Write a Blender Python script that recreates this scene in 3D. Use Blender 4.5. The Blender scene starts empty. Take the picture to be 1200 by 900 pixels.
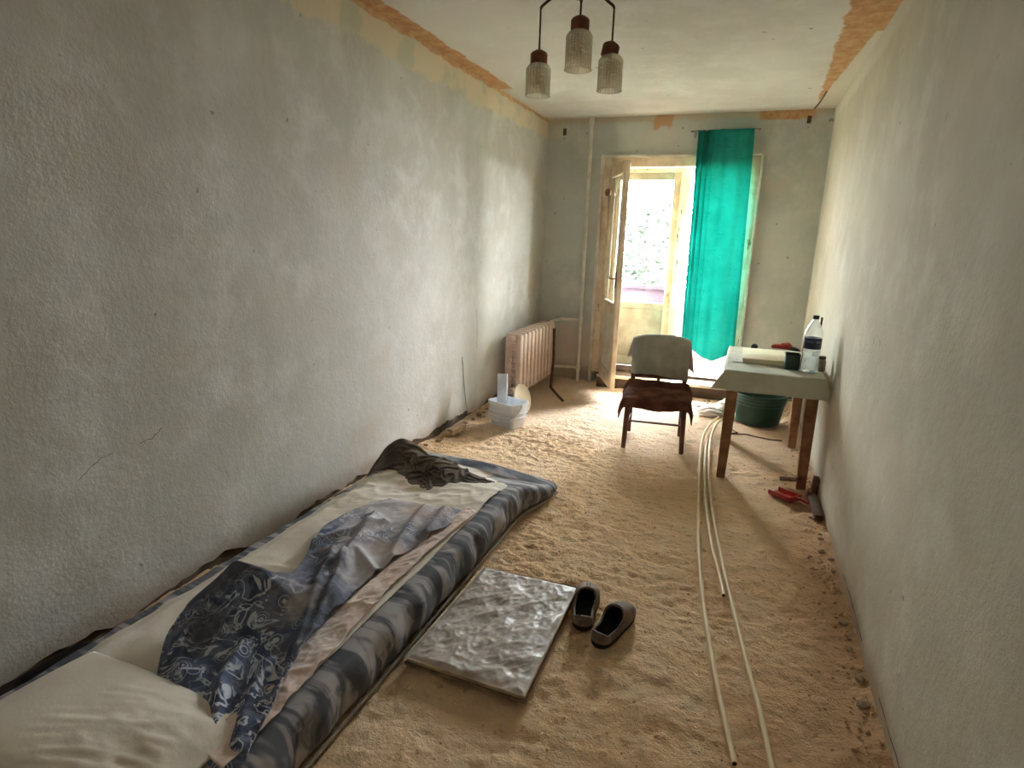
import bpy, bmesh, math, random
import numpy as np
from mathutils import Vector, Matrix
random.seed(7); RNG = np.random.default_rng(11)
scene = bpy.context.scene; COL = scene.collection

# ------------------------------------------------------------ camera, sky, exposure
H, W, D = 2.5, 2.446, 5.87
CX, CZ, F = 1.9207, 1.3931, 707.89
YAW, PITCH, ROLL = 0.3593, 0.2365, 0.0315
fwd = Vector((-math.sin(YAW)*math.cos(PITCH), math.cos(YAW)*math.cos(PITCH), -math.sin(PITCH)))
r0 = Vector((math.cos(YAW), math.sin(YAW), 0)); u0 = r0.cross(fwd)
rgt = r0*math.cos(ROLL)+u0*math.sin(ROLL); upv = u0*math.cos(ROLL)-r0*math.sin(ROLL)
cam = bpy.data.cameras.new('camera'); camo = bpy.data.objects.new('camera', cam); COL.objects.link(camo)
cam.sensor_width = 36; cam.sensor_fit = 'HORIZONTAL'; cam.lens = F/1200*36; cam.clip_start = .02
camo.matrix_world = Matrix(((rgt.x, upv.x, -fwd.x, CX), (rgt.y, upv.y, -fwd.y, 0), (rgt.z, upv.z, -fwd.z, CZ), (0, 0, 0, 1)))
scene.camera = camo
world = bpy.data.worlds.new('sky'); scene.world = world; world.use_nodes = True
wb = world.node_tree.nodes['Background']; wb.inputs[0].default_value = (.95, .98, 1.03, 1); wb.inputs[1].default_value = 14.0
pl = bpy.data.lights.new('window_portal', 'AREA'); pl.shape = 'RECTANGLE'; pl.size = 1.3; pl.size_y = 2.05
pl.cycles.is_portal = True
plo = bpy.data.objects.new('window_portal', pl); COL.objects.link(plo)
plo.location = (1.25, D+.37, 1.1); plo.rotation_euler = (-math.pi/2, 0, 0)
vs = scene.view_settings; vs.view_transform = 'Standard'; vs.look = 'None'; vs.gamma = 1; vs.use_curve_mapping = False
vs.exposure = 3.88
scene.cycles.max_bounces = 14; scene.cycles.diffuse_bounces = 8; scene.cycles.transparent_max_bounces = 16
scene.cycles.sample_clamp_indirect = 12

# ------------------------------------------------------------ helpers
def lin(c):
    return tuple(((v/255)/12.92 if v/255 <= .04045 else ((v/255+.055)/1.055)**2.4) for v in c)
def tag(o, label=None, cat=None, group=None, kind=None):
    if label: o['label'] = label
    if cat: o['category'] = cat
    if group: o['group'] = group
    if kind: o['kind'] = kind
    return o
def empty(name, loc=(0, 0, 0), rz=0):
    o = bpy.data.objects.new(name, None); COL.objects.link(o); o.location = loc; o.rotation_euler = (0, 0, rz)
    o.empty_display_size = .05
    return o
def link(name, me, m, parent=None, smooth=True):
    if m is not None and len(me.materials) == 0: me.materials.append(m)
    if smooth:
        me.polygons.foreach_set('use_smooth', [True]*len(me.polygons))
    o = bpy.data.objects.new(name, me); COL.objects.link(o)
    if parent: o.parent = parent
    return o
def from_bm(name, bm, m, parent=None, smooth=True):
    bmesh.ops.recalc_face_normals(bm, faces=bm.faces[:])
    me = bpy.data.meshes.new(name); bm.to_mesh(me); bm.free()
    o = link(name, me, m, parent, smooth)
    if smooth:
        try: me.set_sharp_from_angle(angle=math.radians(40))
        except Exception: pass
    return o
def bbox(bm, c0, c1, bev=0, seg=2, M=None):
    a = Vector(c0); b = Vector(c1); c = (a+b)/2; s = b-a
    r = bmesh.ops.create_cube(bm, size=1); vsx = r['verts']
    for v in vsx: v.co = Vector((v.co.x*s.x, v.co.y*s.y, v.co.z*s.z))
    if bev > 0:
        es = list({e for v in vsx for e in v.link_edges})
        rr = bmesh.ops.bevel(bm, geom=es, offset=bev, segments=seg, affect='EDGES', profile=.5)
        vsx = list({v for f in rr['faces'] for v in f.verts} | {v for v in vsx if v.is_valid})
    for v in vsx:
        v.co = v.co + c
        if M is not None: v.co = M @ v.co
    return vsx
def box(name, c0, c1, m, parent=None, bev=.004, M=None):
    bm = bmesh.new(); bbox(bm, c0, c1, bev, 2, M); return from_bm(name, bm, m, parent)
def tube_bm(bm, pts, rad, seg=10, caps=True, hollow=False):
    pts = [Vector(p) for p in pts]; n = len(pts)
    rads = rad if isinstance(rad, (list, tuple)) else [rad]*n
    rings = []; prev = None
    for i, p in enumerate(pts):
        t = (pts[min(i+1, n-1)]-pts[max(i-1, 0)]).normalized()
        if prev is None:
            a = Vector((0, 0, 1)) if abs(t.z) < .9 else Vector((1, 0, 0)); nx = t.cross(a).normalized()
        else:
            nx = (prev - t*prev.dot(t)).normalized()
        prev = nx; ny = t.cross(nx)
        rings.append([bm.verts.new(p+(nx*math.cos(2*math.pi*k/seg)+ny*math.sin(2*math.pi*k/seg))*rads[i]) for k in range(seg)])
    for i in range(n-1):
        for k in range(seg):
            bm.faces.new((rings[i][k], rings[i][(k+1) % seg], rings[i+1][(k+1) % seg], rings[i+1][k]))
    if caps:
        bm.faces.new(rings[0][::-1]); bm.faces.new(rings[-1])
    return rings
def tube(name, pts, rad, m, parent=None, seg=10, caps=True):
    bm = bmesh.new(); tube_bm(bm, pts, rad, seg, caps); return from_bm(name, bm, m, parent)
def lathe_bm(bm, prof, seg=32, M=None, fr=None, closed=True):
    rings = []
    for (r, z) in prof:
        ring = []
        for k in range(seg):
            a = 2*math.pi*k/seg; rr = r*(fr(a, z) if fr else 1)
            co = Vector((rr*math.cos(a), rr*math.sin(a), z)); ring.append(bm.verts.new(M @ co if M is not None else co))
        rings.append(ring)
    for i in range(len(rings)-1):
        for k in range(seg):
            bm.faces.new((rings[i][k], rings[i][(k+1) % seg], rings[i+1][(k+1) % seg], rings[i+1][k]))
    if closed:
        bm.faces.new(rings[0][::-1]); bm.faces.new(rings[-1])
def lathe(name, prof, m, parent=None, seg=32, M=None, fr=None, closed=True):
    bm = bmesh.new(); lathe_bm(bm, prof, seg, M, fr, closed); return from_bm(name, bm, m, parent)
def grid_mesh(name, P, m, parent=None, solid=0, sub=0, uv=False):
    n, k = P.shape[:2]; idx = np.arange(n*k).reshape(n, k)
    q = np.stack([idx[:-1, :-1], idx[1:, :-1], idx[1:, 1:], idx[:-1, 1:]], -1).reshape(-1, 4)
    me = bpy.data.meshes.new(name); me.from_pydata(P.reshape(-1, 3).tolist(), [], q.tolist()); me.update()
    if uv:
        l = me.uv_layers.new(name='UVMap'); U = np.stack(np.meshgrid(np.linspace(0, 1, n), np.linspace(0, 1, k), indexing='ij'), -1).reshape(-1, 2)
        l.data.foreach_set('uv', U[q.reshape(-1)].reshape(-1))
    o = link(name, me, m, parent)
    if solid: s = o.modifiers.new('thick', 'SOLIDIFY'); s.thickness = solid; s.offset = 0
    if sub: s = o.modifiers.new('sub', 'SUBSURF'); s.levels = sub; s.render_levels = sub
    return o
def _hash(i, j, s):
    n = (i*374761393 + j*668265263 + s*974634777) & 0xffffffff
    n = ((n ^ (n >> 13))*1274126177) & 0xffffffff
    return ((n ^ (n >> 16)) & 0xffff)/65535.0
def vn(x, y, s=0):
    x = np.asarray(x, float); y = np.asarray(y, float)
    i = np.floor(x).astype(np.int64); j = np.floor(y).astype(np.int64); u = x-i; v = y-j
    u = u*u*u*(u*(u*6-15)+10); v = v*v*v*(v*(v*6-15)+10)
    a = _hash(i, j, s); b = _hash(i+1, j, s); c = _hash(i, j+1, s); d = _hash(i+1, j+1, s)
    return (a*(1-u)+b*u)*(1-v)+(c*(1-u)+d*u)*v*1.0
def fbm(x, y, o=4, s=0):
    r = 0; a = .5; t = 0
    for k in range(o):
        r = r+a*vn(x*2**k+17.3*k, y*2**k-9.1*k, s+k); t += a; a *= .5
    return r/t-.5
def ridged(x, y, o=3, s=0):
    r = 0; a = .5; t = 0
    for k in range(o):
        r = r+a*(1-np.abs(2*vn(x*2**k+3.1*k, y*2**k+5.7*k, s+k)-1)); t += a; a *= .5
    return r/t
def drape(P, su, sv, ground, steps=100, iters=6, g=.0012, bend=.25, fric=.5, eps=.003, pin=None):
    P = P.copy(); V = np.zeros_like(P)
    def rest(A, B, su_, sv_, du, dv):
        d = np.linalg.norm(B[..., :2]-A[..., :2], axis=-1)
        f = math.sqrt(((du*su_)**2+(dv*sv_)**2)/max(du*du+dv*dv, 1e-9)) if (du and dv) else (su_ if du else sv_)
        return d*f
    C = []
    def add(sa, sb, du, dv, k):
        C.append((sa, sb, rest(P[sa], P[sb], su, sv, du, dv), k))
    n, m = P.shape[:2]
    for o in (0, 1):
        a = np.arange(o, n-1, 2); add((a, slice(None)), (a+1, slice(None)), 1, 0, .5)
        b = np.arange(o, m-1, 2); add((slice(None), b), (slice(None), b+1), 0, 1, .5)
    for o in (0, 1):
        a = np.arange(o, n-1, 2)
        add((a[:, None], np.arange(0, m-1)[None]), (a[:, None]+1, np.arange(1, m)[None]), 1, 1, .22)
        add((a[:, None], np.arange(1, m)[None]), (a[:, None]+1, np.arange(0, m-1)[None]), 1, 1, .22)
    for o in range(4):
        a = np.arange(o, n-2, 4); b = np.arange(o, m-2, 4)
        if len(a): add((a, slice(None)), (a+2, slice(None)), 1, 0, bend)
        if len(b): add((slice(None), b), (slice(None), b+2), 0, 1, bend)
    for s in range(steps):
        Q = P+V*.92; Q[..., 2] -= g
        for it in range(iters):
            for sa, sb, L0, k in C:
                d = Q[sb]-Q[sa]; L = np.linalg.norm(d, axis=-1)+1e-9
                c = d*((L-L0)/L*k)[..., None]
                Q[sa] += c; Q[sb] -= c
            gz = ground(Q[..., 0], Q[..., 1])+eps; hit = Q[..., 2] < gz
            Q[..., 2] = np.where(hit, gz, Q[..., 2])
            if pin is not None: Q[pin] = P[pin]
        Q[..., :2] = np.where(hit[..., None], P[..., :2]*fric+Q[..., :2]*(1-fric), Q[..., :2])
        V = np.clip(Q-P, -.01, .01); P = Q
    return P

# ------------------------------------------------------------ material helper
class X:                      # a tiny expression wrapper round shader sockets
    def __init__(s, nt, sock): s.nt = nt; s.k = sock
    def _m(s, op, o=None, o2=None, clamp=False):
        n = s.nt.nodes.new('ShaderNodeMath'); n.operation = op; n.use_clamp = clamp
        s.nt.links.new(s.k, n.inputs[0])
        for i, v in ((1, o), (2, o2)):
            if v is None: continue
            if isinstance(v, X): s.nt.links.new(v.k, n.inputs[i])
            else: n.inputs[i].default_value = v
        return X(s.nt, n.outputs[0])
    def __add__(s, o): return s._m('ADD', o)
    def __sub__(s, o): return s._m('SUBTRACT', o)
    def __mul__(s, o): return s._m('MULTIPLY', o)
    def abs(s): return s._m('ABSOLUTE')
    def sin(s): return s._m('SINE')
    def mx(s, o): return s._m('MAXIMUM', o)
    def mn(s, o): return s._m('MINIMUM', o)
    def ss(s, a, b):
        n = s.nt.nodes.new('ShaderNodeMapRange'); n.interpolation_type = 'SMOOTHSTEP'
        inv = a > b
        n.inputs[1].default_value = min(a, b); n.inputs[2].default_value = max(a, b)
        n.inputs[3].default_value = 1 if inv else 0; n.inputs[4].default_value = 0 if inv else 1
        s.nt.links.new(s.k, n.inputs[0]); return X(s.nt, n.outputs[0])
class Mat:
    def __init__(s, name, rough=.8, spec=.3):
        s.m = bpy.data.materials.new(name); s.m.use_nodes = True; s.nt = s.m.node_tree
        s.b = s.nt.nodes['Principled BSDF']; s.b.inputs['Roughness'].default_value = rough
        s.b.inputs['Specular IOR Level'].default_value = spec
        s.out = s.nt.nodes['Material Output']
        tc = s.nt.nodes.new('ShaderNodeTexCoord'); s.tc = tc; s.obj = tc.outputs['Object']
        sp = s.nt.nodes.new('ShaderNodeSeparateXYZ'); s.nt.links.new(s.obj, sp.inputs[0])
        s.x, s.y, s.z = [X(s.nt, o) for o in sp.outputs]
    def vec(s, sc=(1, 1, 1), src=None, off=(0, 0, 0)):
        n = s.nt.nodes.new('ShaderNodeMapping'); n.inputs['Scale'].default_value = sc; n.inputs['Location'].default_value = off
        s.nt.links.new(src or s.obj, n.inputs[0]); return n.outputs[0]
    def noise(s, scale, detail=4, rough=.55, dist=0, v=None, off=None):
        n = s.nt.nodes.new('ShaderNodeTexNoise'); n.inputs['Scale'].default_value = scale; n.inputs['Detail'].default_value = detail
        n.inputs['Roughness'].default_value = rough; n.inputs['Distortion'].default_value = dist
        if off is not None: v = s.vec((1, 1, 1), v, off)
        s.nt.links.new(v or s.obj, n.inputs['Vector']); return X(s.nt, n.outputs['Fac'])
    def voro(s, scale, feat='F1', v=None, rnd=1):
        n = s.nt.nodes.new('ShaderNodeTexVoronoi'); n.feature = feat; n.inputs['Scale'].default_value = scale
        n.inputs['Randomness'].default_value = rnd
        s.nt.links.new(v or s.obj, n.inputs['Vector']); return X(s.nt, n.outputs['Distance'])
    def wave(s, scale, dist=0, v=None, typ='BANDS', d='X', dsc=1):
        n = s.nt.nodes.new('ShaderNodeTexWave'); n.wave_type = typ
        if typ == 'BANDS': n.bands_direction = d
        n.inputs['Scale'].default_value = scale; n.inputs['Distortion'].default_value = dist; n.inputs['Detail'].default_value = 2
        n.inputs['Detail Scale'].default_value = dsc
        s.nt.links.new(v or s.obj, n.inputs['Vector']); return X(s.nt, n.outputs['Fac'])
    def mix(s, fac, a, b):
        n = s.nt.nodes.new('ShaderNodeMix'); n.data_type = 'RGBA'
        for i, v in ((0, fac), (6, a), (7, b)):
            if isinstance(v, X): s.nt.links.new(v.k, n.inputs[i])
            elif i == 0: n.inputs[0].default_value = v
            else: n.inputs[i].default_value = tuple(v)+(1,)
        return X(s.nt, n.outputs[2])
    def color(s, c):
        if isinstance(c, X): s.nt.links.new(c.k, s.b.inputs['Base Color'])
        else: s.b.inputs['Base Color'].default_value = tuple(c)+(1,)
        return s
    def bump(s, h, st=.3, dist=.01):
        n = s.nt.nodes.new('ShaderNodeBump'); n.inputs['Strength'].default_value = st; n.inputs['Distance'].default_value = dist
        s.nt.links.new(h.k, n.inputs['Height']); s.nt.links.new(n.outputs[0], s.b.inputs['Normal']); return s
def simple(name, c1, c2=None, scale=12, rough=.75, bst=.15, spec=.3, metal=0, bscale=None):
    m = Mat(name, rough, spec); n = m.noise(scale, 5)
    m.color(m.mix(n.ss(.35, .65), lin(c1), lin(c2 or tuple(v*.8 for v in c1))))
    if bst: m.bump(m.noise(bscale or scale*6, 4), bst, .004)
    m.b.inputs['Metallic'].default_value = metal
    return m.m

# ---- walls: mottled old plaster; z bands of stripped whitewash / clay stain near the ceiling
def plaster(name, kind):
    m = Mat(name, .92, .15)
    big = m.noise(.9, 5, .6, .4); mid = m.noise(3.6, 6, .68, .1); fine = m.noise(26, 5, .7); speck = m.noise(60, 3, .7, off=(3, 1, 2))
    if kind == 'far': a, b, c = (190, 194, 188), (176, 181, 174), (199, 200, 191)
    elif kind == 'ceil': a, b, c = (216, 214, 209), (206, 204, 197), (220, 219, 214)
    elif kind == 'right': a, b, c = (196, 190, 172), (186, 179, 160), (203, 198, 182)
    else: a, b, c = (194, 192, 185), (182, 179, 170), (203, 201, 196)
    col = m.mix(big.ss(.38, .62), lin(a), lin(b)); col = m.mix(mid.ss(.42, .7), col, lin(c))
    if kind != 'ceil':
        pk = m.noise(1.4, 4, .5, off=(9, 4, 1)); col = m.mix(pk.ss(.6, .7)*.4, col, lin((196, 178, 162)))
        streak = m.noise(2.2, 5, .7, v=m.vec((1, 1, .18), off=(2, 7, 3))); col = m.mix(streak.ss(.54, .74)*.3, col, lin((168, 165, 152)))
        worn = m.noise(7, 6, .75, off=(1, 1, 8)); col = m.mix(worn.ss(.58, .68)*.4, col, lin((204, 198, 180)))
    dot = m.noise(18, 2, .4, off=(5, 5, 5)); col = m.mix(dot.ss(.74, .78)*.6, col, lin((112, 104, 90)))
    edge = m.noise(4, 6, .7, off=(7, 2, 2)); edge2 = m.noise(14, 5, .7, off=(4, 8, 6))
    w = (edge-.5)*.16+(edge2-.5)*.05
    cream = lin((212, 198, 172)); clay = lin((184, 136, 94)); clay2 = lin((204, 168, 126))
    clayc = m.mix(edge2.ss(.35, .65), clay, clay2)
    if kind == 'left':
        col = m.mix((m.z+w*1.3).ss(2.31, 2.34)*.85, col, cream)
        grn = m.noise(3.5, 4, .6, off=(2, 2, 9)); col = m.mix((m.z+w).ss(2.3, 2.35)*grn.ss(.5, .6)*.6, col, lin((176, 182, 164)))
        col = m.mix((m.z+w*.6).ss(2.468, 2.478)*(m.y).ss(2.2, 2.9)*.9, col, clayc)
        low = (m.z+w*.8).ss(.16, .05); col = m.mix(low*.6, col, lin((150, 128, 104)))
    if kind == 'right':
        col = m.mix((m.z+w*.5).ss(2.36, 2.42)*m.y.ss(2.5, 3.2)*.7, col, lin((214, 210, 196)))
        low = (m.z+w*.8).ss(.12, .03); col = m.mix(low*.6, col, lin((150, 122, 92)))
    if kind == 'ceil':
        lf = (m.x+w*.6).ss(.115, .1)*(m.y+w).ss(2.3, 2.75)*(m.y+w*3).ss(4.75, 4.6)
        edgeline = (m.x+w*.3).ss(.05, .02)*.6
        col = m.mix(edgeline, col, cream); col = m.mix(lf, col, clayc)
        rt = (m.x+w*.7-(m.y-3.4)*.03).ss(2.215, 2.235)*(m.y+w).ss(2.2, 2.6)*(m.y+w).ss(6.2, 6.1)
        col = m.mix(rt, col, clayc)
        tri = (m.x+w*.2+(m.y-4.0)*.07)*1.0; col = m.mix(tri.ss(2.4, 2.415)*m.y.ss(3.9, 3.95), col, lin((210, 206, 192)))
        col = m.mix((m.y+w).ss(5.7, 5.82)*.5, col, lin((176, 164, 140)))
    if kind == 'far':
        col = m.mix((m.z+w*.7).ss(2.44, 2.47)*.7, col, lin((196, 180, 152)))
        col = m.mix((m.z+w*.5).ss(2.425, 2.44)*(m.x+w).ss(1.86, 1.9)*(m.x+w).ss(2.32, 2.28), col, clayc)
        px = (m.x+w*1.4-1.08).abs(); col = m.mix(px.ss(.09, .06)*(m.z+w*1.5).ss(2.38, 2.41)*.9, col, lin((192, 150, 112)))
        col = m.mix((m.z+w).ss(.62, .5)*m.x.ss(.62, .5)*.5, col, lin((196, 172, 150)))
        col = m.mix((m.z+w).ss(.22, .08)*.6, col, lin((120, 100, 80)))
    m.color(col); m.bump(fine*.6+mid*.9+speck*.25, .5, .01)
    return m.m
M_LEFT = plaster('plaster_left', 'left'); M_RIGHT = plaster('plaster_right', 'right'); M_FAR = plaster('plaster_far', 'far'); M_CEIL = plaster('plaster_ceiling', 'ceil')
def sand(name):
    m = Mat(name, .95, .1)
    a = m.noise(1.1, 4, .6); b = m.noise(9, 6, .7); c = m.noise(70, 4, .75); d = m.noise(30, 5, .7, off=(3, 3, 3))
    col = m.mix(a.ss(.35, .65), lin((234, 204, 168)), lin((222, 186, 146)))
    col = m.mix(b.ss(.5, .7)*.7, col, lin((226, 206, 178)))
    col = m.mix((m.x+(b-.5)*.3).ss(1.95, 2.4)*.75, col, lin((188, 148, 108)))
    col = m.mix((m.y+(b-.5)*.9).ss(3.6, 4.8)*.4, col, lin((214, 202, 190)))
    col = m.mix(c.ss(.6, .75)*.5, col, lin((140, 106, 72))); col = m.mix(d.ss(.58, .68)*.6, col, lin((158, 120, 84)))
    m.color(col); m.bump(c*.4+d*1.4+b*.6, .75, .018); return m.m
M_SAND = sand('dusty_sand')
M_SUB = simple('bare_concrete', (112, 96, 78), (78, 64, 50), 14, .95, .6)
M_STONE = simple('rubble_plaster', (190, 168, 138), (140, 116, 88), 18, .95, .5)
M_FRAME = None
def oldpaint():
    m = Mat('old_cream_paint', .55, .4); a = m.noise(5, 5, .6); s = m.noise(16, 5, .7, v=m.vec((1, 1, .25))); 
    col = m.mix(a.ss(.4, .6), lin((222, 206, 178)), lin((202, 178, 148))); col = m.mix(s.ss(.62, .68), col, lin((134, 102, 78)))
    m.color(col); m.bump(s, .3, .004); return m.m
M_FRAME = oldpaint()
M_WHITEPAINT = simple('old_white_paint', (216, 212, 198), (196, 188, 168), 6, .5, .15)
def glass():
    m = Mat('window_glass', .02, .5); nt = m.nt
    t = nt.nodes.new('ShaderNodeBsdfTransparent'); t.inputs[0].default_value = (.62, .635, .63, 1)
    g = nt.nodes.new('ShaderNodeBsdfGlossy'); g.inputs['Roughness'].default_value = .05
    lw = nt.nodes.new('ShaderNodeLayerWeight'); lw.inputs[0].default_value = .5
    f = X(nt, lw.outputs['Facing'])._m('POWER', 5.0)*.5+.03
    mx = nt.nodes.new('ShaderNodeMixShader'); nt.links.new(f.k, mx.inputs[0]); nt.links.new(t.outputs[0], mx.inputs[1]); nt.links.new(g.outputs[0], mx.inputs[2])
    nt.links.new(mx.outputs[0], m.out.inputs[0]); return m.m
M_GLASS = glass()

# ------------------------------------------------------------ structure
YB = -1.0
def jagged_wall(name, x, sgn, m, base, amp, seed):
    # plaster coat (12 mm) with a broken lower edge over a bare concrete backing
    o = box(name, (min(x, x-sgn*.15)-(.0), YB, -.1), (max(x, x-sgn*.15), D+.4, H+.1), m, None, 0)
    tag(o, None, None, None, 'structure')
    return o
def wall_side(name, x, out, m, base, amp, seed):
    bm = bmesh.new()
    ys = np.linspace(YB, D, 420)
    lo = base+amp*(fbm(ys*3, ys*0+seed, 4, seed))*2+amp*.5*fbm(ys*16, ys*0, 2, seed+5)
    lo = np.maximum(lo, -.02)
    front = [[bm.verts.new((x, y, z)) for z in (l, l+.02, H)] for y, l in zip(ys, lo)]
    backv = [bm.verts.new((x+out*.02, y, l-.006)) for y, l in zip(ys, lo)]
    for i in range(len(ys)-1):
        for k in range(2): bm.faces.new((front[i][k], front[i+1][k], front[i+1][k+1], front[i][k+1]))
        bm.faces.new((backv[i], backv[i+1], front[i+1][0], front[i][0]))
    o = from_bm(name, bm, m); tag(o, kind='structure')
    b = box('masonry', (min(x+out*.018, x+out*.2), YB, -.1), (max(x+out*.018, x+out*.2), D+.4, H+.1), M_SUB, o, 0)
    return o
wl = wall_side('wall_left', 0, -1, M_LEFT, .05, .06, 3)
wr = wall_side('wall_right', W, 1, M_RIGHT, .02, .02, 8)
OX0, OX1, OZ1 = .60, 1.905, 2.11
bm = bmesh.new(); WT = .36
for a, b in (((-.2, D, -.1), (OX0, D+WT, H+.1)), ((OX1, D, -.1), (W+.2, D+WT, H+.1)), ((OX0, D, OZ1), (OX1, D+WT, H+.1)), ((OX0, D, -.1), (OX1, D+WT, .03))):
    bbox(bm, a, b)
tag(from_bm('wall_far', bm, M_FAR, None, False), kind='structure')
bm = bmesh.new()                                             # wall behind the camera, doorway left open for the added fill lamp
for a, b in (((-.2, YB-.15, -.1), (1.0, YB, H+.1)), ((2.2, YB-.15, -.1), (W+.2, YB, H+.1)), ((1.0, YB-.15, 2.1), (2.2, YB, H+.1))): bbox(bm, a, b)
tag(from_bm('wall_back', bm, M_RIGHT, None, False), kind='structure')
bm = bmesh.new()  # unseen hall box, added to hold the fill lamp
for a, b in (((-.2, YB-1.75, -.2), (W+.2, YB-1.6, H+.1)), ((-.2, YB-1.6, -.2), (0, YB-.15, H+.1)), ((W, YB-1.6, -.2), (W+.2, YB-.15, H+.1)), ((0, YB-1.6, H), (W, YB-.15, H+.1)), ((0, YB-1.6, -.2), (W, YB, -.02))): bbox(bm, a, b)
tag(from_bm('wall_added_hall', bm, M_RIGHT, None, False), kind='structure')
hl = empty('fill_lamp', (1.5, YB-.85, H)); tag(hl, 'added round fill lamp in an unseen hall behind the viewer', 'lamp')
lathe('fill_base', [(.16, -.03), (.17, -.025), (.17, 0)], simple('fill_lamp_base', (210, 205, 190)), hl, 24)
al = bpy.data.lights.new('fill_light', 'AREA'); al.shape = 'DISK'; al.size = .3; al.energy = .6; al.color = (1, .9, .76)  # added fill light, brightens the dark near walls
alo = bpy.data.objects.new('fill_light', al); COL.objects.link(alo); alo.parent = hl; alo.location = (0, 0, -.04)
# ceiling with a faint rounded cove left on both long sides
bm = bmesh.new(); bbox(bm, (-.2, YB, H), (W+.2, D+WT, H+.15)); tag(from_bm('ceiling', bm, M_CEIL, None, False), kind='structure')
# floor: trampled sand and dust over concrete
def floor_z(x, y):
    z = -.008+.02*fbm(x*2.2, y*2.2, 4, 1)
    z = z+.022*fbm(x*11, y*11, 4, 4)
    rough = np.clip(.35+1.6*fbm(x*1.3+5, y*1.3, 3, 9), .25, 1)*np.where(x > 2.0, .6, 1)
    z = z+rough*.024*(ridged(x*13, y*21, 3, 12)-.55)+rough*.016*fbm(x*38, y*44, 2, 20)*1.15
    z = z+.03*np.exp(-x/.07)*(.7+fbm(y*5, x*5, 3, 6))+.025*np.exp(-(W-x)/.06)*(.7+fbm(y*6, x*5, 3, 7))
    z = z+.02*np.exp(-np.abs(D-y)/.15)
    return z
xs = np.linspace(-.02, W+.02, 260); ys = np.linspace(YB, D+.02, 720); xx, yy = np.meshgrid(xs, ys, indexing='ij')
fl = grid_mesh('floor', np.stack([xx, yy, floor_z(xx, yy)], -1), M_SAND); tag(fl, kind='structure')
box('floor_slab', (-.2, YB, -.2), (W+.2, D+.4, -.06), M_SUB, fl, 0)
# loose grit
def chunk_bm(bm, c, r, seed, flat=.7):
    rnd = random.Random(seed)
    R = bmesh.ops.create_icosphere(bm, subdivisions=1, radius=1)
    q = Matrix.Rotation(rnd.uniform(0, 6.28), 4, 'Z') @ Matrix.Rotation(rnd.uniform(-.5, .5), 4, 'X')
    s = Vector((r*rnd.uniform(.7, 1.3), r*rnd.uniform(.7, 1.2), r*flat*rnd.uniform(.7, 1.1)))
    for v in R['verts']:
        k = rnd.uniform(.72, 1.2); co = Vector((v.co.x*s.x, v.co.y*s.y, v.co.z*s.z))*k
        v.co = q @ co + Vector(c)
def grit(n):
    t = bmesh.new(); R = bmesh.ops.create_icosphere(t, subdivisions=1, radius=1)
    B = np.array([v.co[:] for v in t.verts]); Fc = np.array([[v.index for v in f.verts] for f in t.faces]); t.free()
    x = np.concatenate([RNG.uniform(.03, W-.03, n), np.abs(RNG.normal(0, .06, n//5))+.01, W-.01-np.abs(RNG.normal(0, .06, n//4))])
    y = RNG.uniform(.2, 5.8, len(x)); r = .0015+.004*RNG.random(len(x))**3
    r[n:] *= 1.7
    V = B[None]*RNG.uniform(.65, 1.25, (len(x), len(B), 1))*r[:, None, None]
    V = V+np.stack([x, y, floor_z(x, y)+r*.2], -1)[:, None]
    Fa = Fc[None]+(np.arange(len(x))*len(B))[:, None, None]
    me = bpy.data.meshes.new('floor_grit'); me.from_pydata(V.reshape(-1, 3).tolist(), [], Fa.reshape(-1, 3).tolist())
    return tag(link('floor_grit', me, M_SAND), 'loose grit and sand crumbs scattered over the dusty floor', 'grit', None, 'stuff')
grit(3500)

# ------------------------------------------------------------ balcony door block
dr = empty('door_1', (0, 0, 0)); tag(dr, kind='structure')
def fbox(n, a, b, m=M_FRAME, par=None, bev=.006): return box(n, a, b, m, par or dr, bev)
fbox('jamb', (.575, D-.035, .12), (.655, D+.09, 2.14)); fbox('jamb', (1.85, D-.035, .0), (1.93, D+.09, 2.14))
fbox('head', (.655, D-.035, 2.06), (1.85, D+.09, 2.14))
fbox('casing', (.545, D-.05, .0), (.575, D-.005, 2.17), M_WHITEPAINT); fbox('casing', (1.93, D-.05, .0), (1.95, D-.005, 2.15), M_WHITEPAINT)
fbox('casing', (.575, D-.05, 2.14), (1.93, D-.005, 2.165), M_WHITEPAINT)
fbox('outer_jamb', (.60, D+.24, .12), (.635, D+.35, 2.1)); fbox('outer_jamb', (1.82, D+.24, .12), (1.9, D+.35, 2.1))
fbox('mullion', (1.255, D+.22, .12), (1.345, D+.36, 2.08)); fbox('outer_head', (.635, D+.24, 2.04), (1.82, D+.35, 2.1))
M_STEP = simple('threshold_boards', (84, 66, 51), (70, 55, 42), 7, .8, .2)
fbox('threshold', (.6, D+.08, .02), (1.905, D+.64, .15), M_STEP); fbox('threshold_step', (.66, D-.16, .0), (1.905, D+.08, .125), M_STEP)
fbox('threshold_edge', (.66, D-.18, .105), (1.905, D-.15, .132), M_FRAME, None, .003)
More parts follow.
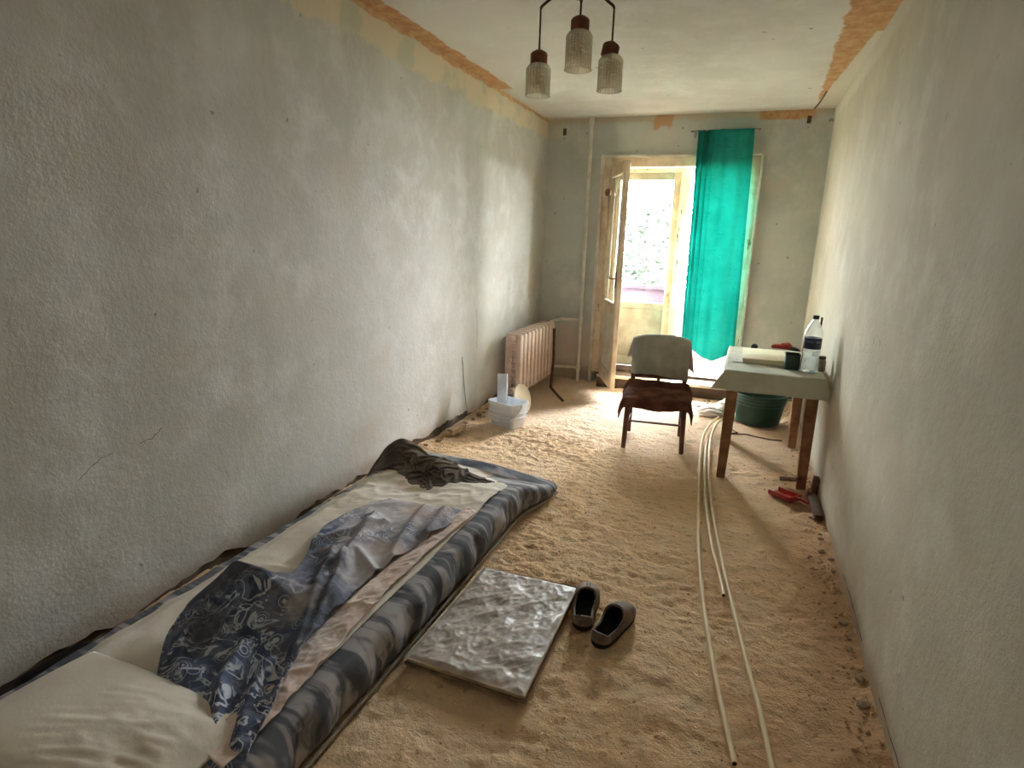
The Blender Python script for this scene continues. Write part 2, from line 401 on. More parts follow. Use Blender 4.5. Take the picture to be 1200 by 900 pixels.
# closed outer leaf: stiles, rails, pane, board panel
M_DOORP = simple('old_door_paint', (176, 166, 144), (156, 144, 122), 6, .55, .15)
ol = empty('door_2', (0, 0, 0)); tag(ol, kind='structure'); y0, y1 = D+.27, D+.315
for a, b, n in (((.635, y0, .16), (.68, y1, 2.04), 'stile'), ((1.185, y0, .16), (1.255, y1, 2.04), 'stile'), ((.68, y0, 1.975), (1.185, y1, 2.04), 'rail'),
              ((.68, y0, .745), (1.185, y1, .81), 'rail'), ((.68, y0, .16), (1.185, y1, .25), 'rail')):
    box(n, a, b, M_FRAME if n == 'stile' else M_DOORP, ol, .006)
box('panel', (.675, y0+.014, .24), (1.19, y1-.012, .75), M_DOORP, ol, .002)
box('pane', (.675, y0+.02, .8), (1.19, y0+.024, 1.985), M_GLASS, ol, 0)
# open inner leaf, hinged on the left jamb
la = math.atan2(-.80, .34); lf = empty('door_3', (.652, D-.02, 0), la); tag(lf, kind='structure'); LW_ = .66
for a, b, n in (((0, -.022, .15), (.085, .022, 2.05), 'stile'), ((LW_-.085, -.022, .10), (LW_, .022, 2.05), 'stile'), ((.085, -.022, 1.96), (LW_-.085, .022, 2.05), 'rail'),
              ((.085, -.022, .76), (LW_-.085, .022, .86), 'rail'), ((.085, -.022, .10), (LW_-.085, .022, .24), 'rail')):
    box(n, a, b, M_FRAME, lf, .006)
box('panel', (.08, -.01, .23), (LW_-.08, .01, .77), M_WHITEPAINT, lf, .002)
box('pane', (.08, -.002, .85), (LW_-.08, .002, 1.97), M_GLASS, lf, 0)
M_BRASS = simple('worn_brass', (120, 84, 52), (86, 60, 40), 20, .4, .1, .5, .7)
hd = box('handle_plate', (LW_-.06, -.03, 1.0), (LW_-.025, -.022, 1.14), M_BRASS, lf, .002)
tube('handle', [(LW_-.042, -.03, 1.08), (LW_-.042, -.06, 1.08), (LW_-.12, -.065, 1.08)], .008, M_BRASS, hd)
lathe('latch_knob', [(.02, 0), (.035, .012), (.035, .035), (.02, .05)], simple('brown_bakelite', (150, 112, 84), (110, 80, 60)), lf, 16, Matrix.Translation((.1, -.02, 1.83)) @ Matrix.Rotation(math.pi/2, 4, 'X'))
# balcony and what lies beyond
M_BALC = simple('balcony_concrete', (86, 70, 80), (76, 62, 70), 5, .9, .2)
tag(box('balcony_slab', (-.9, D+WT, -.2), (3.6, D+1.45, .10), simple('balcony_screed', (44, 36, 29), (38, 31, 25), 5, .9, .2), None, .01), 'pale concrete balcony floor slab outside the balcony door', 'balcony')
tag(box('shading_slab', (-.9, D+WT, 2.5), (3.6, D+1.45, 2.64), simple('shading_slab_concrete', (170, 166, 160), (150, 146, 140), 5, .9, .2), None, .01), 'unseen concrete slab added over the balcony door to cut sky light', 'balcony')  # unseen slab added overhead to keep direct sky light off the threshold
pp = empty('balcony_parapet', (0, 0, 0)); tag(pp, 'pinkish waist-high balcony parapet seen through the door glass', 'parapet')
box('parapet_panel', (-.9, D+1.35, .02), (3.6, D+1.41, .86), M_BALC, pp, .005); box('handrail', (-.9, D+1.32, .86), (3.6, D+1.44, .91), M_BALC, pp, .008)
box('parapet_panel', (-.9, D+WT, .02), (-.84, D+1.35, .86), M_BALC, pp, .005); box('parapet_panel', (3.54, D+WT, .02), (3.6, D+1.35, .86), M_BALC, pp, .005)
me = bpy.data.meshes.new('ground'); me.from_pydata([(-60, D+.5, -7), (60, D+.5, -7), (60, 90, -7), (-60, 90, -7)], [], [(0, 1, 2, 3)])
tag(link('ground', me, simple('yard_ground', (150, 150, 130), (120, 128, 100), .6, .95, 0), None, False), kind='structure')
def tree(x, y, zc, R, n, label, seed):
    t = empty('tree', (x, y, -7)); tag(t, label, 'tree', 'trees beyond the balcony'); rnd = random.Random(seed)
    bark = simple('bark', (60, 56, 50)); leafm = Mat('leaf', .6); leafm.color(lin((38, 43, 36))); leafm.b.inputs['Specular IOR Level'].default_value = .05
    tube('trunk', [(0, 0, 0), (.08, .1, 2.5), (-.05, 0, zc+6), (.1, 0, zc+7+R*.8)], [.2, .16, .11, .03], bark, t, 8)
    for k in range(9):
        z0 = zc+7-R*.9+k*R*.2; a = k*2.4; L = R*(.9-.05*k)
        tube('branch', [(0, 0, z0), (math.cos(a)*L*.5, math.sin(a)*L*.5, z0+.35*L), (math.cos(a)*L, math.sin(a)*L, z0+.5*L)], [.06, .035, .012], bark, t, 6)
    vs_, fs = [], []
    for k in range(n):
        while True:
            p = Vector((rnd.uniform(-1, 1), rnd.uniform(-1, 1), rnd.uniform(-1, 1)))
            if p.length < 1: break
        p = p*R*(.55+.45*rnd.random()); p.z = p.z*1.15+zc+7
        q = Matrix.Rotation(rnd.uniform(0, 6.28), 3, 'Z') @ Matrix.Rotation(rnd.uniform(-1.2, 1.2), 3, 'X'); s = rnd.uniform(.05, .1)
        b = len(vs_)
        for c in ((-.5, 0, 0), (0, -.28, .06), (.6, 0, 0), (0, .28, .06)): vs_.append((p+q @ (Vector(c)*s*1.6))[:])
        fs.append((b, b+1, b+2)); fs.append((b, b+2, b+3))
    me = bpy.data.meshes.new('foliage'); me.from_pydata(vs_, [], fs); o = link('foliage', me, leafm.m, t, False); tag(o, kind='stuff')
tree(-.1, 12.5, .6, 2.0, 4200, 'sunlit leafy tree washed out behind the balcony door glass', 5)

# ------------------------------------------------------------ curtain
def curtain():
    m = Mat('teal_curtain_cloth', .85, .1); nt = m.nt
    weave = m.noise(90, 3, .6, v=m.vec((1, 1, .35))); slub = m.noise(40, 3, .6, v=m.vec((.12, 1, 1)))
    bl = m.noise(3, 4, .6)
    col = m.mix(bl.ss(.35, .65), lin((62, 188, 176)), lin((46, 170, 158))); col = m.mix(slub.ss(.6, .7)*.5, col, lin((30, 140, 128)))
    col = m.mix(weave.ss(.62, .72)*.35, col, lin((120, 214, 200)))
    d = nt.nodes.new('ShaderNodeBsdfDiffuse'); t = nt.nodes.new('ShaderNodeBsdfTranslucent')
    dk = m.mix(.45, col, (0.01, .06, .055)); nt.links.new(dk.k, d.inputs[0]); nt.links.new(col.k, t.inputs[0])
    mx = nt.nodes.new('ShaderNodeMixShader'); mx.inputs[0].default_value = .27
    nt.links.new(d.outputs[0], mx.inputs[1]); nt.links.new(t.outputs[0], mx.inputs[2]); nt.links.new(mx.outputs[0], m.out.inputs[0])
    n, k = 110, 90; s = np.linspace(0, 1, n)[None, :]; z = np.linspace(0, 1, k)[:, None]
    hem = .36+.1*np.abs(s-.62)**1.2*2+.015*np.sin(s*9)          # lower edge, sagging towards the right middle
    Z = 2.352*(1-z)+hem*z+0*s
    x0 = 1.39+.03*z+.0*s; x1 = 1.85+.045*z**.8
    X_ = x0+(x1-x0)*(s**1.0)
    fold = np.exp(-((s-.12)/.13)**2)
    Y = D-.085-.028*np.sin(s*70+z*1.5)*fold-.012*np.sin(s*15+2*z+.6)*(1-fold)*(0.4+z)-.01*np.sin(s*31+1.2*z)*(.6)
    X_ = X_+.012*np.sin(s*70+1.4)*fold
    P = np.stack([X_+0*Z, Y+0*Z, Z], -1)
    root = empty('curtain', (1.6, D-.08, 0)); tag(root, 'teal green cotton curtain hanging over the right half of balcony door', 'curtain')
    P[..., 0] -= 1.6; P[..., 1] -= D-.08
    grid_mesh('cloth_panel', P, m.m, root, .0012)
    tube('curtain_wire', [(-.27, .02, 2.345), (.3, .02, 2.352)], .003, M_BRASS, root, 6)
    for q in (-.26, .29):
        tube('nail', [(q, .085, 2.35), (q, .015, 2.35)], .004, M_BRASS, root, 6)
curtain()

# ------------------------------------------------------------ heating
M_IRON = simple('radiator_paint', (228, 210, 198), (212, 188, 172), 8, .55, .2)
M_PIPE = simple('painted_pipe', (224, 220, 208), (206, 198, 180), 6, .5, .1)
rad = empty('radiator', (.15, 5.2, 0)); tag(rad, 'pinkish cream cast iron radiator with tall ribs on left wall', 'radiator')
def section():
    bm = bmesh.new()
    for dx in (-.045, .045):                                     # two water columns, each an oval tube
        tube_bm(bm, [(dx, 0, .085), (dx, 0, .11), (dx, 0, .58), (dx, 0, .61)], [.012, .026, .026, .012], 10)
    bbox(bm, (-.07, -.014, .56), (.07, .014, .615), .012); bbox(bm, (-.07, -.014, .085), (.07, .014, .14), .012)
    bbox(bm, (.050, -.031, .10), (.074, .031, .60), .012); bbox(bm, (-.07, -.026, .11), (-.058, .026, .59), .005)
    for zz in (.125, .575): tube_bm(bm, [(0, -.049, zz), (0, .049, zz)], .022, 12)
    for zz in np.arange(.19, .56, .055): bbox(bm, (-.05, -.008, zz-.012), (.05, .008, zz+.012), .004)
    return bm
s0 = from_bm('radiator_section', section(), M_IRON, rad)
for i in range(10):
    s = s0 if i == 0 else s0.copy()
    if i: COL.objects.link(s); s.parent = rad
    s.location = (0, -.46+i*.099, 0)
for zz in (.125, .575): lathe('end_plug', [(.024, 0), (.024, .015), (.012, .022)], M_IRON, rad, 12, Matrix.Translation((0, -.51, zz)) @ Matrix.Rotation(math.pi/2, 4, 'X'))
for q in (-.3, .3): tube('wall_bracket', [(0, q, .55), (-.149, q, .55)], .008, M_IRON, rad, 6)
hp = empty('heating_pipe', (.44, D-.05, 0)); tag(hp, 'thin whitish heating riser pipe standing against far wall', 'pipe')
tube('riser', [(0, 0, 0), (0, 0, H)], .0165, M_PIPE, hp, 12)
tube('upper_branch', [(0, 0, .625), (-.2, 0, .625), (-.29, -.02, .6), (-.31, -.12, .577), (-.31, -.2, .575)], .012, M_PIPE, hp)
tube('lower_branch', [(0, 0, .15), (-.2, 0, .14), (-.29, -.02, .135), (-.31, -.12, .126), (-.31, -.2, .125)], .012, M_PIPE, hp)
for zz in (.63, .15): lathe('pipe_tee', [(.022, zz-.03), (.024, zz-.02), (.024, zz+.02), (.022, zz+.03)], M_PIPE, hp, 12)
tube('pipe_sleeve', [(0, 0, H-.06), (0, 0, H-.002)], .024, M_PIPE, hp, 12)
M_WOODD = simple('dark_old_wood', (104, 76, 58), (78, 56, 44), 20, .8, .3)
st = tube('wooden_stick', [(.285, 5.42, .02), (.29, 5.45, .3), (.285, 5.44, .58)], .014, M_WOODD, None, 8); tag(st, 'brown wooden stick standing upright beside the radiator end', 'stick')
st = tube('wooden_stick', [(.30, 5.36, .03), (.42, 5.16, .02), (.53, 4.99, .012)], .012, M_WOODD, None, 8); tag(st, 'brown wooden stick lying on the floor beyond the radiator', 'stick')

# ------------------------------------------------------------ bucket, lid and the board in it
M_PLW = simple('white_plastic', (222, 226, 230), (204, 208, 214), 6, .4, .05, .5)
def rrect(a, b, r, k=5):
    out = []
    for cx, cy, s in ((a-r, b-r, 0), (-a+r, b-r, 1), (-a+r, -b+r, 2), (a-r, -b+r, 3)):
        for i in range(k): t = math.pi/2*(s+i/(k-1)); out.append((cx+r*math.cos(t), cy+r*math.sin(t)))
    return out
def loft_bm(bm, loops, cap0=True, cap1=False):
    R = [[bm.verts.new(p) for p in l] for l in loops]; n = len(R[0])
    for i in range(len(R)-1):
        for k in range(n): bm.faces.new((R[i][k], R[i][(k+1) % n], R[i+1][(k+1) % n], R[i+1][k]))
    if cap0: bm.faces.new(R[0][::-1])
    if cap1: bm.faces.new(R[-1])
bk = empty('plastic_bucket', (.345, 4.13, .002), -.35); tag(bk, 'white rectangular plastic bucket with handle, open, near radiator', 'bucket')
bm = bmesh.new(); L = []
for a, b, z in ((.105, .078, 0), (.112, .083, .02), (.125, .094, .165), (.134, .103, .168), (.134, .103, .196), (.124, .094, .196), (.120, .090, .16), (.104, .077, .015)):
    L.append([(x, y, z) for x, y in rrect(a, b, .035)])
loft_bm(bm, L, True, True); bkb = from_bm('bucket_body', bm, M_PLW, bk)
hp_ = [(-.134, .0, .17), (-.138, -.05, .13), (-.11, -.11, .075), (0, -.122, .055), (.11, -.11, .075), (.138, -.05, .13), (.134, .0, .17)]
tube('bucket_handle', hp_, .006, M_PLW, bk, 8)
for q in (-1, 1): lathe('handle_lug', [(.016, 0), (.016, .008), (.008, .012)], M_PLW, bkb, 12, Matrix.Translation((q*.13, 0, .172)) @ Matrix.Rotation(q*math.pi/2, 4, 'Y'))
for zz in (.085, .12): 
    bm = bmesh.new(); a = .105+.02*zz/.165; b = .078+.016*zz/.165
    loft_bm(bm, [[(x, y, zz+dz) for x, y in rrect(a+o+.008, b+o+.006, .036)] for dz, o in ((-.006, 0), (-.004, .003), (.004, .003), (.006, 0))], False); from_bm('body_rib', bm, M_PLW, bkb)
bd = box('plastic_board', (-.045, -.006, 0), (.045, .006, .36), simple('pale_blue_board', (214, 222, 232), (196, 204, 216), 8, .5, .05), None, .003)
bd.matrix_world = Matrix.Translation((.30, 4.12, .035)) @ Matrix.Rotation(-.25, 4, 'Z') @ Matrix.Rotation(-.12, 4, 'X') @ Matrix.Rotation(-.1, 4, 'Y')
tag(bd, 'pale bluish white flat board standing inside the plastic bucket', 'board')
ld = empty('bucket_lid', (.325, 4.50, .125)); tag(ld, 'cream oval plastic lid leaning against the radiator', 'lid')
Ml = Matrix.Rotation(-.22, 4, 'Z') @ Matrix.Rotation(math.radians(72), 4, 'Y')
bm = bmesh.new(); lathe_bm(bm, [(.112, -.008), (.118, -.006), (.118, .004), (.112, .008), (.104, .006), (.1, .003)], 32, Ml, lambda a, z: 1+.0*math.cos(2*a)); from_bm('lid_disc', bm, simple('cream_plastic', (226, 214, 190), (206, 192, 166), 6, .5, .05), ld)
bm = bmesh.new(); lathe_bm(bm, [(.09, -.0105), (.094, -.0105), (.094, -.007), (.09, -.007)], 32, Ml); from_bm('lid_rim', bm, M_PLW, ld)
cb = tube('wall_cable', [(.005, 4.02, .52), (.004, 4.04, .45), (.006, 4.06, .3), (.006, 4.1, .15), (.01, 4.14, .03)], .003, simple('grey_cable', (186, 186, 184)), None, 6); tag(cb, 'thin grey cable hanging down the left wall above floor', 'cable')

# ------------------------------------------------------------ chair with two cloths
M_CHW = simple('chair_wood', (110, 66, 50), (82, 48, 38), 16, .55, .15, .4)
ch = empty('chair', (1.425, 4.24, 0), math.atan2(.07, .385)*.6); tag(ch, 'brown chair facing camera, grey cloth over back, brown cover on seat', 'chair')
for x, y in ((-.195, -.2), (.195, -.2), (-.185, .2), (.185, .2)):
    if y < 0: tube('leg', [(x, y, 0), (x*.97, y*.98, .2), (x*.94, y*.95, .36)], [.015, .018, .02], M_CHW, ch, 8)
    else: tube('leg', [(x, y, 0), (x, y*.97, .34), (x*1.0, y+.03, .5), (x*.98, y+.07, .69)], [.014, .018, .016, .012], M_CHW, ch, 8)
box('seat', (-.205, -.21, .305), (.205, .21, .345), simple('seat_pad', (98, 70, 58)), ch, .015)
for q in (-.19, .19): tube('stretcher', [(q, -.195, .14), (q*.97, .195, .14)], .009, M_CHW, ch, 8)
tube('stretcher', [(-.185, 0, .14), (.185, 0, .14)], .008, M_CHW, ch, 8)
box('backrest', (-.19, .205, .42), (.19, .235, .69), simple('backrest_ply', (110, 74, 56)), ch, .012, Matrix.Translation((0, 0, 0)) @ Matrix.Rotation(0, 4, 'X'))
box('back_slat', (-.012, .205, .33), (.012, .222, .43), M_CHW, ch, .004)
def chair_world(P): 
    c, s = math.cos(ch.rotation_euler.z), math.sin(ch.rotation_euler.z); Q = P.copy()
    Q[..., 0] = 1.425+P[..., 0]*c-P[..., 1]*s; Q[..., 1] = 4.24+P[..., 0]*s+P[..., 1]*c; return Q
# cloth over the backrest: front flap, over the top, longer rear flap with corners sticking out
M_GREY = simple('grey_cotton', (176, 176, 164), (158, 158, 146), 9, .9, .2, .1, 0, 160)
n, k = 60, 56; s = np.linspace(-1, 1, n)[:, None]; t = np.linspace(0, 1, k)[None, :]
top = .735-.035*np.abs(s)**3
fb = np.where(t < .44, (t/.44), 1.0); rb = np.where(t > .56, (t-.56)/.44, 0.0); arc = np.clip((t-.44)/.12, 0, 1)
zf = (.418+.03*(1-s)*.5+.045*(1-s*s)*.3)*(1-fb)+top*fb
zr = top-(.13+.13*np.clip(s, 0, 1)+.02*np.sin(s*5))*rb
Z = np.where(t <= .44, zf, np.where(t >= .56, zr, top+.012*np.sin(arc*math.pi)))
Xc = s*(.205+.012*fb*0+.045*rb)+0*t; Y = np.where(t <= .5, .192, .262)+0*s; Y = np.where((t > .44) & (t < .56), .227-.035*np.cos(arc*math.pi), Y)
Y = Y-.010*(np.sin(s*7+2*t)*(1-fb)+np.sin(s*13)*(1-fb)*.4)*(t < .44)+.02*rb*np.sin(s*8+1)+.035*rb*np.abs(s)
P = np.stack([Xc, Y+0*Z, Z], -1); P[..., 2] += .004*fbm(s*5+t*0, t*9+0*s, 3, 2)
tag(grid_mesh('chair_back_cloth', chair_world(P), M_GREY, None, .003), 'grey cotton cloth draped over the backrest of the chair', 'cloth')
# brown throw on the seat
M_BRN = simple('brown_fleece', (112, 76, 64), (78, 50, 42), 10, .95, .5, .05, 0, 90)
n, k = 64, 64; u, v = np.meshgrid(np.linspace(-1, 1, n), np.linspace(-1, 1, k), indexing='ij')
def seat_ground(ax, ay, zt=.378):
    # cloth path length from the centre -> position (goes down past the edge)
    return None
A = u*.33; B = v*.27-.015
ex, ey = .212, .218
ox = np.maximum(np.abs(A)-ex, 0); oy = np.maximum(-B-ey, 0); oyb = np.maximum(B-.17, 0)
Xs = np.sign(A)*(np.minimum(np.abs(A), ex)+.018*(1-np.exp(-ox*30))+.15*ox*(1+.2*np.sin(v*9))); Ys = np.where(B < 0, -(np.minimum(-B, ey)+.016*(1-np.exp(-oy*30))+.05*oy), np.minimum(B, .17)+.02*(1-np.exp(-oyb*20)))
Zs = .354-(ox+oy)*.95*(.95+.1*np.sin(u*7+v*5))+.06*oyb/.1+.016*(1-u*u)*(1-v*v)+.014*fbm(u*4, v*4, 4, 3)+.008*ridged(u*3, v*5, 3, 6)
Zs = np.maximum(Zs, .22)
tag(grid_mesh('seat_throw', chair_world(np.stack([Xs, Ys, Zs], -1)), M_BRN, None, .006, 1), 'dark brown fleece cover crumpled over the chair seat', 'cloth')

# ------------------------------------------------------------ table and what stands on it
M_TW = simple('table_wood', (154, 110, 78), (124, 86, 58), 14, .55, .15, .4)
TX0, TX1, TY0, TY1, TZ = 1.87, 2.40, 3.70, 4.62, .675
tb = empty('table', ((TX0+TX1)/2, (TY0+TY1)/2, 0)); tag(tb, 'small wooden table with square brown legs under a grey cloth', 'table')
cx, cy = (TX0+TX1)/2, (TY0+TY1)/2; hx, hy = (TX1-TX0)/2, (TY1-TY0)/2
box('tabletop', (-hx, -hy, TZ-.022), (hx, hy, TZ), M_TW, tb, .004)
for x, y in ((-1, -1), (1, -1), (-1, 1), (1, 1)):
    bm = bmesh.new(); px, py = x*(hx-.05), y*(hy-.05)
    loft_bm(bm, [[(px+sx*w+x*dd, py+sy*w, z) for sx, sy in ((1, 1), (-1, 1), (-1, -1), (1, -1))] for z, w, dd in ((0, .024, .01), (.02, .025, .01), (.45, .032, .002), (TZ-.022, .033, 0))], True, True)
    from_bm('leg', bm, M_TW, tb, False)
for a, b in (((-hx+.06, -hy+.035, TZ-.105), (hx-.06, -hy+.055, TZ-.022)), ((-hx+.06, hy-.055, TZ-.105), (hx-.06, hy-.035, TZ-.022)), ((-hx+.035, -hy+.06, TZ-.105), (-hx+.055, hy-.06, TZ-.022)), ((hx-.055, -hy+.06, TZ-.105), (hx-.035, hy-.06, TZ-.022))):
    box('apron', a, b, M_TW, tb, .002)
def tclothmat():
    m = Mat('tablecloth_fabric', .85, .15); a = m.noise(5, 4); b = m.wave(40, 2, m.vec((1, 1, 1))); c = m.noise(140, 2)
    m.color(m.mix(a.ss(.35, .65), lin((190, 192, 176)), lin((174, 174, 158)))); m.bump(c, .15, .003); return m.m
n, k = 90, 110; A, B = np.meshgrid(np.linspace(-hx-.03, hx+.075, n), np.linspace(-hy-.125, hy+.05, k), indexing='ij')
ox = np.maximum(np.abs(A)-hx-.004, 0); oyf = np.maximum(-B-hy-.004, 0); oyb = np.maximum(B-hy-.004, 0)
wob = np.sin(A*22+1)*.012+np.sin(A*9)*.01
Xs = np.sign(A)*np.minimum(np.abs(A), hx+.004)+np.sign(A)*ox*.35-.28*np.minimum(oyf, .12)*np.exp(-(A+hx)/.05)
Ys = np.clip(B, -hy-.004, hy+.004)-(.004+.10*oyf)*(oyf > 0)+wob*oyf*4
Zs = TZ+.005-np.sqrt(ox**2+(oyf+oyb)**2)*.96+.0025*fbm(A*14, B*14, 3, 5)*(oyf+ox == 0)
hitw = Xs+cx > W-.01
Xs = np.where(hitw, W-.01-cx, Xs)
tag(grid_mesh('tablecloth', np.stack([Xs+cx, Ys+cy, Zs], -1), tclothmat(), None, .003), 'pale grey green cloth hanging over the front edge of table', 'tablecloth')
ZT = TZ+.009
M_PAP = simple('cream_card', (232, 226, 196), (220, 212, 180), 5, .7, .05)
bx_ = empty('flat_box', (2.085, 4.2, ZT)); tag(bx_, 'flat cream cardboard box lying on the grey tablecloth', 'box')
box('box_base', (-.125, -.22, 0), (.125, .2, .022), M_PAP, bx_, .003); box('box_lid', (-.128, -.223, .012), (.128, .203, .03), M_PAP, bx_, .003)
pt = box('paper_sheet', (1.90, 3.98, ZT), (1.97, 4.3, ZT+.002), simple('printed_paper', (206, 206, 196), (160, 160, 156), 60, .8, 0), None, 0); tag(pt, 'thin printed paper sheet on tablecloth left of the cream box', 'paper')
bl = lathe('stopper', [(.01, 0), (.02, .004), (.024, .02), (.018, .036), (.008, .042)], simple('black_plastic', (34, 32, 34)), None, 16); bl.location = (2.03, 4.52, ZT); tag(bl, 'small round black stopper standing behind the cream box', 'stopper')
tn = empty('dark_tin', (2.235, 3.93, ZT)); tag(tn, 'dark green square tin holding red pliers next to bottle', 'tin')
M_TIN = simple('dark_green_tin', (38, 60, 50), (28, 46, 40), 10, .5, .05, .5)
bm = bmesh.new(); L = [[(x, y, z) for x, y in rrect(a, b, .01)] for a, b, z in ((.038, .045, 0), (.04, .047, .004), (.04, .047, .088), (.037, .044, .088), (.036, .043, .01))]
loft_bm(bm, L, True, True); from_bm('tin_body', bm, M_TIN, tn)
bm = bmesh.new(); loft_bm(bm, [[(x, y, z) for x, y in rrect(a, a+.007, .01)] for a, z in ((.0405, .082), (.042, .084), (.042, .09), (.0405, .091))], False); from_bm('tin_rim', bm, M_TIN, tn)
M_RED = simple('red_plastic', (190, 62, 52), (160, 44, 40), 12, .45, .05, .5); M_STEEL = simple('dull_steel', (120, 118, 116), (90, 88, 88), 20, .4, .1, .5, .8)
pr = empty('pliers', (2.215, 3.95, ZT+.105)); tag(pr, 'pliers with red grips resting across the dark green tin', 'pliers')
tube('grip', [(-.10, .02, .012), (-.05, .008, .016), (.0, .0, .012)], [.011, .013, .01], M_RED, pr, 8); tube('grip', [(-.09, .07, .008), (-.04, .05, .014), (.01, .012, .012)], [.011, .013, .01], M_RED, pr, 8)
tube('jaw', [(0, .005, .012), (.03, -.005, .01), (.055, -.012, .004)], [.012, .012, .005], M_STEEL, pr, 8); lathe('rivet', [(.008, 0), (.008, .004)], M_STEEL, pr, 10, Matrix.Translation((.008, .004, .02)))
tube('red_handle', [(.02, .06, .0), (-.01, .03, .03), (-.045, -.02, .035)], [.012, .014, .01], M_RED, pr, 8)
# bottle
def pet():
    m = Mat('clear_plastic', .05); nt = m.nt
    t = nt.nodes.new('ShaderNodeBsdfTransparent'); t.inputs[0].default_value = (.9, .93, .94, 1)
    g = nt.nodes.new('ShaderNodeBsdfGlossy'); g.inputs['Roughness'].default_value = .08
    d = nt.nodes.new('ShaderNodeBsdfTranslucent'); d.inputs[0].default_value = (.9, .93, .95, 1)
    lw = nt.nodes.new('ShaderNodeLayerWeight'); lw.inputs[0].default_value = .45
    m1 = nt.nodes.new('ShaderNodeMixShader'); m1.inputs[0].default_value = .12; nt.links.new(t.outputs[0], m1.inputs[1]); nt.links.new(d.outputs[0], m1.inputs[2])
    m2 = nt.nodes.new('ShaderNodeMixShader'); nt.links.new(lw.outputs['Facing'], m2.inputs[0]); nt.links.new(m1.outputs[0], m2.inputs[1]); nt.links.new(g.outputs[0], m2.inputs[2])
    nt.links.new(m2.outputs[0], m.out.inputs[0]); return m.m
M_PET = pet()
bo = empty('water_bottle', (2.322, 3.86, ZT)); tag(bo, 'clear plastic water bottle with dark blue label and black cap', 'bottle')
prof = [(.03, .004), (.044, 0), (.05, .012), (.05, .055), (.047, .075), (.046, .10), (.05, .118), (.05, .135), (.048, .14), (.048, .205), (.05, .21), (.05, .222), (.046, .245), (.034, .275), (.02, .298), (.0145, .306), (.0145, .318)]
bob = lathe('bottle_body', prof, M_PET, bo, 32, None, lambda a, z: 1+(.04*math.cos(5*a) if z < .03 else 0), True)
wm = Mat('water', .02); wm.b.inputs['Transmission Weight'].default_value = 1; wm.b.inputs['IOR'].default_value = 1.2; wm.color((.96, .98, 1))
lathe('water', [(.028, .007), (.046, .008), (.047, .055), (.0445, .075), (.0435, .10), (.047, .118), (.0465, .125)], wm.m, bob, 28)
lm = Mat('bottle_label', .5, .4); lw_ = lm.noise(60, 3, .6, v=lm.vec((1, 1, 1))); band = lm.z.ss(.175, .18)*lm.z.ss(.192, .187)
lm.color(lm.mix(band*lw_.ss(.4, .7)*.3, lin((40, 44, 70)), lin((200, 206, 216))))
lathe('bottle_label', [(.0488, .142), (.0492, .143), (.0492, .204), (.0488, .205)], lm.m, bob, 32, None, None, False)
lathe('bottle_cap', [(.0165, .312), (.0172, .314), (.0172, .33), (.015, .333)], simple('black_cap', (30, 32, 34)), bo, 20)
jr = empty('glass_jar', (2.392, 3.93, ZT)); tag(jr, 'small brownish glass jar against right wall behind the bottle', 'jar')
jm = simple('jar_contents', (132, 118, 88), (104, 90, 64), 20, .4, 0, .6)
lathe('jar_body', [(.022, 0), (.026, .004), (.026, .06), (.02, .07), (.02, .075)], jm, jr, 20); lathe('jar_lid', [(.0215, .074), (.022, .076), (.022, .088), (.02, .09)], simple('jar_lid_tin', (70, 64, 58)), jr, 20)

# ------------------------------------------------------------ under and around the table
M_GRN = simple('green_enamel', (30, 74, 62), (22, 58, 50), 6, .35, .05, .5)
bs = empty('basin', (2.135, 5.13, .004)); tag(bs, 'dark green round plastic basin on the floor behind the table', 'basin')
bsb = lathe('basin_body', [(.15, 0), (.165, .008), (.19, .16), (.196, .165), (.196, .18), (.2, .185), (.204, .235), (.196, .235), (.184, .17), (.155, .014)], M_GRN, bs, 48)
lathe('basin_rim', [(.2, .232), (.212, .234), (.215, .242), (.21, .249), (.198, .247)], M_GRN, bsb, 48, None, None, False)
for zz in (.195, .215): lathe('basin_rib', [(.2005, zz-.003), (.2045, zz), (.2025, zz+.003)], M_GRN, bsb, 48, None, None, False)
for q in (-1, 1): tube('basin_handle', [(q*.205, -.05, .238), (q*.24, -.035, .24), (q*.24, .035, .24), (q*.205, .05, .238)], .007, M_GRN, bsb, 8)
M_BAG = simple('white_polythene', (236, 232, 230), (214, 208, 206), 10, .45, .3, .4, 0, 50)
def crumple(name, c, sx, sy, sz, m, seed, sub=4):
    bm = bmesh.new(); bmesh.ops.create_icosphere(bm, subdivisions=sub, radius=1)
    for v in bm.verts:
        p = v.co.copy(); a = math.atan2(p.y, p.x)
        nse = float(ridged(np.array(p.x*1.7+seed), np.array(p.y*1.7+p.z*2.1), 3, seed))
        k = .7+.5*nse
        v.co = Vector((p.x*sx*k, p.y*sy*k, max(p.z, -.55)*sz*k+.55*sz))
    o = from_bm(name, bm, m); o.location = c; return o
tag(crumple('plastic_bag', (1.77, 5.14, .0), .10, .07, .05, M_BAG, 3), 'crumpled white plastic bag on the floor beyond the pipes', 'bag')
tag(crumple('plastic_bag', (1.885, 5.25, .0), .07, .07, .085, M_BAG, 9), 'taller crumpled white bag beside the table leg and basin', 'bag')
cd = tube('cord', [(1.90, 4.70, .008), (1.95, 4.78, .012), (1.99, 4.72, .01), (1.95, 4.66, .012), (2.05, 4.70, .01), (2.14, 4.67, .01), (2.22, 4.64, .012), (2.3, 4.66, .01)], .006, simple('brown_cord', (112, 78, 58)), None, 6); tag(cd, 'looped brown cord lying on the floor under the table', 'cord')
sc_ = empty('dustpan', (2.27, 3.56, .006), math.radians(-38)); tag(sc_, 'small red plastic dustpan lying by the table leg', 'dustpan')
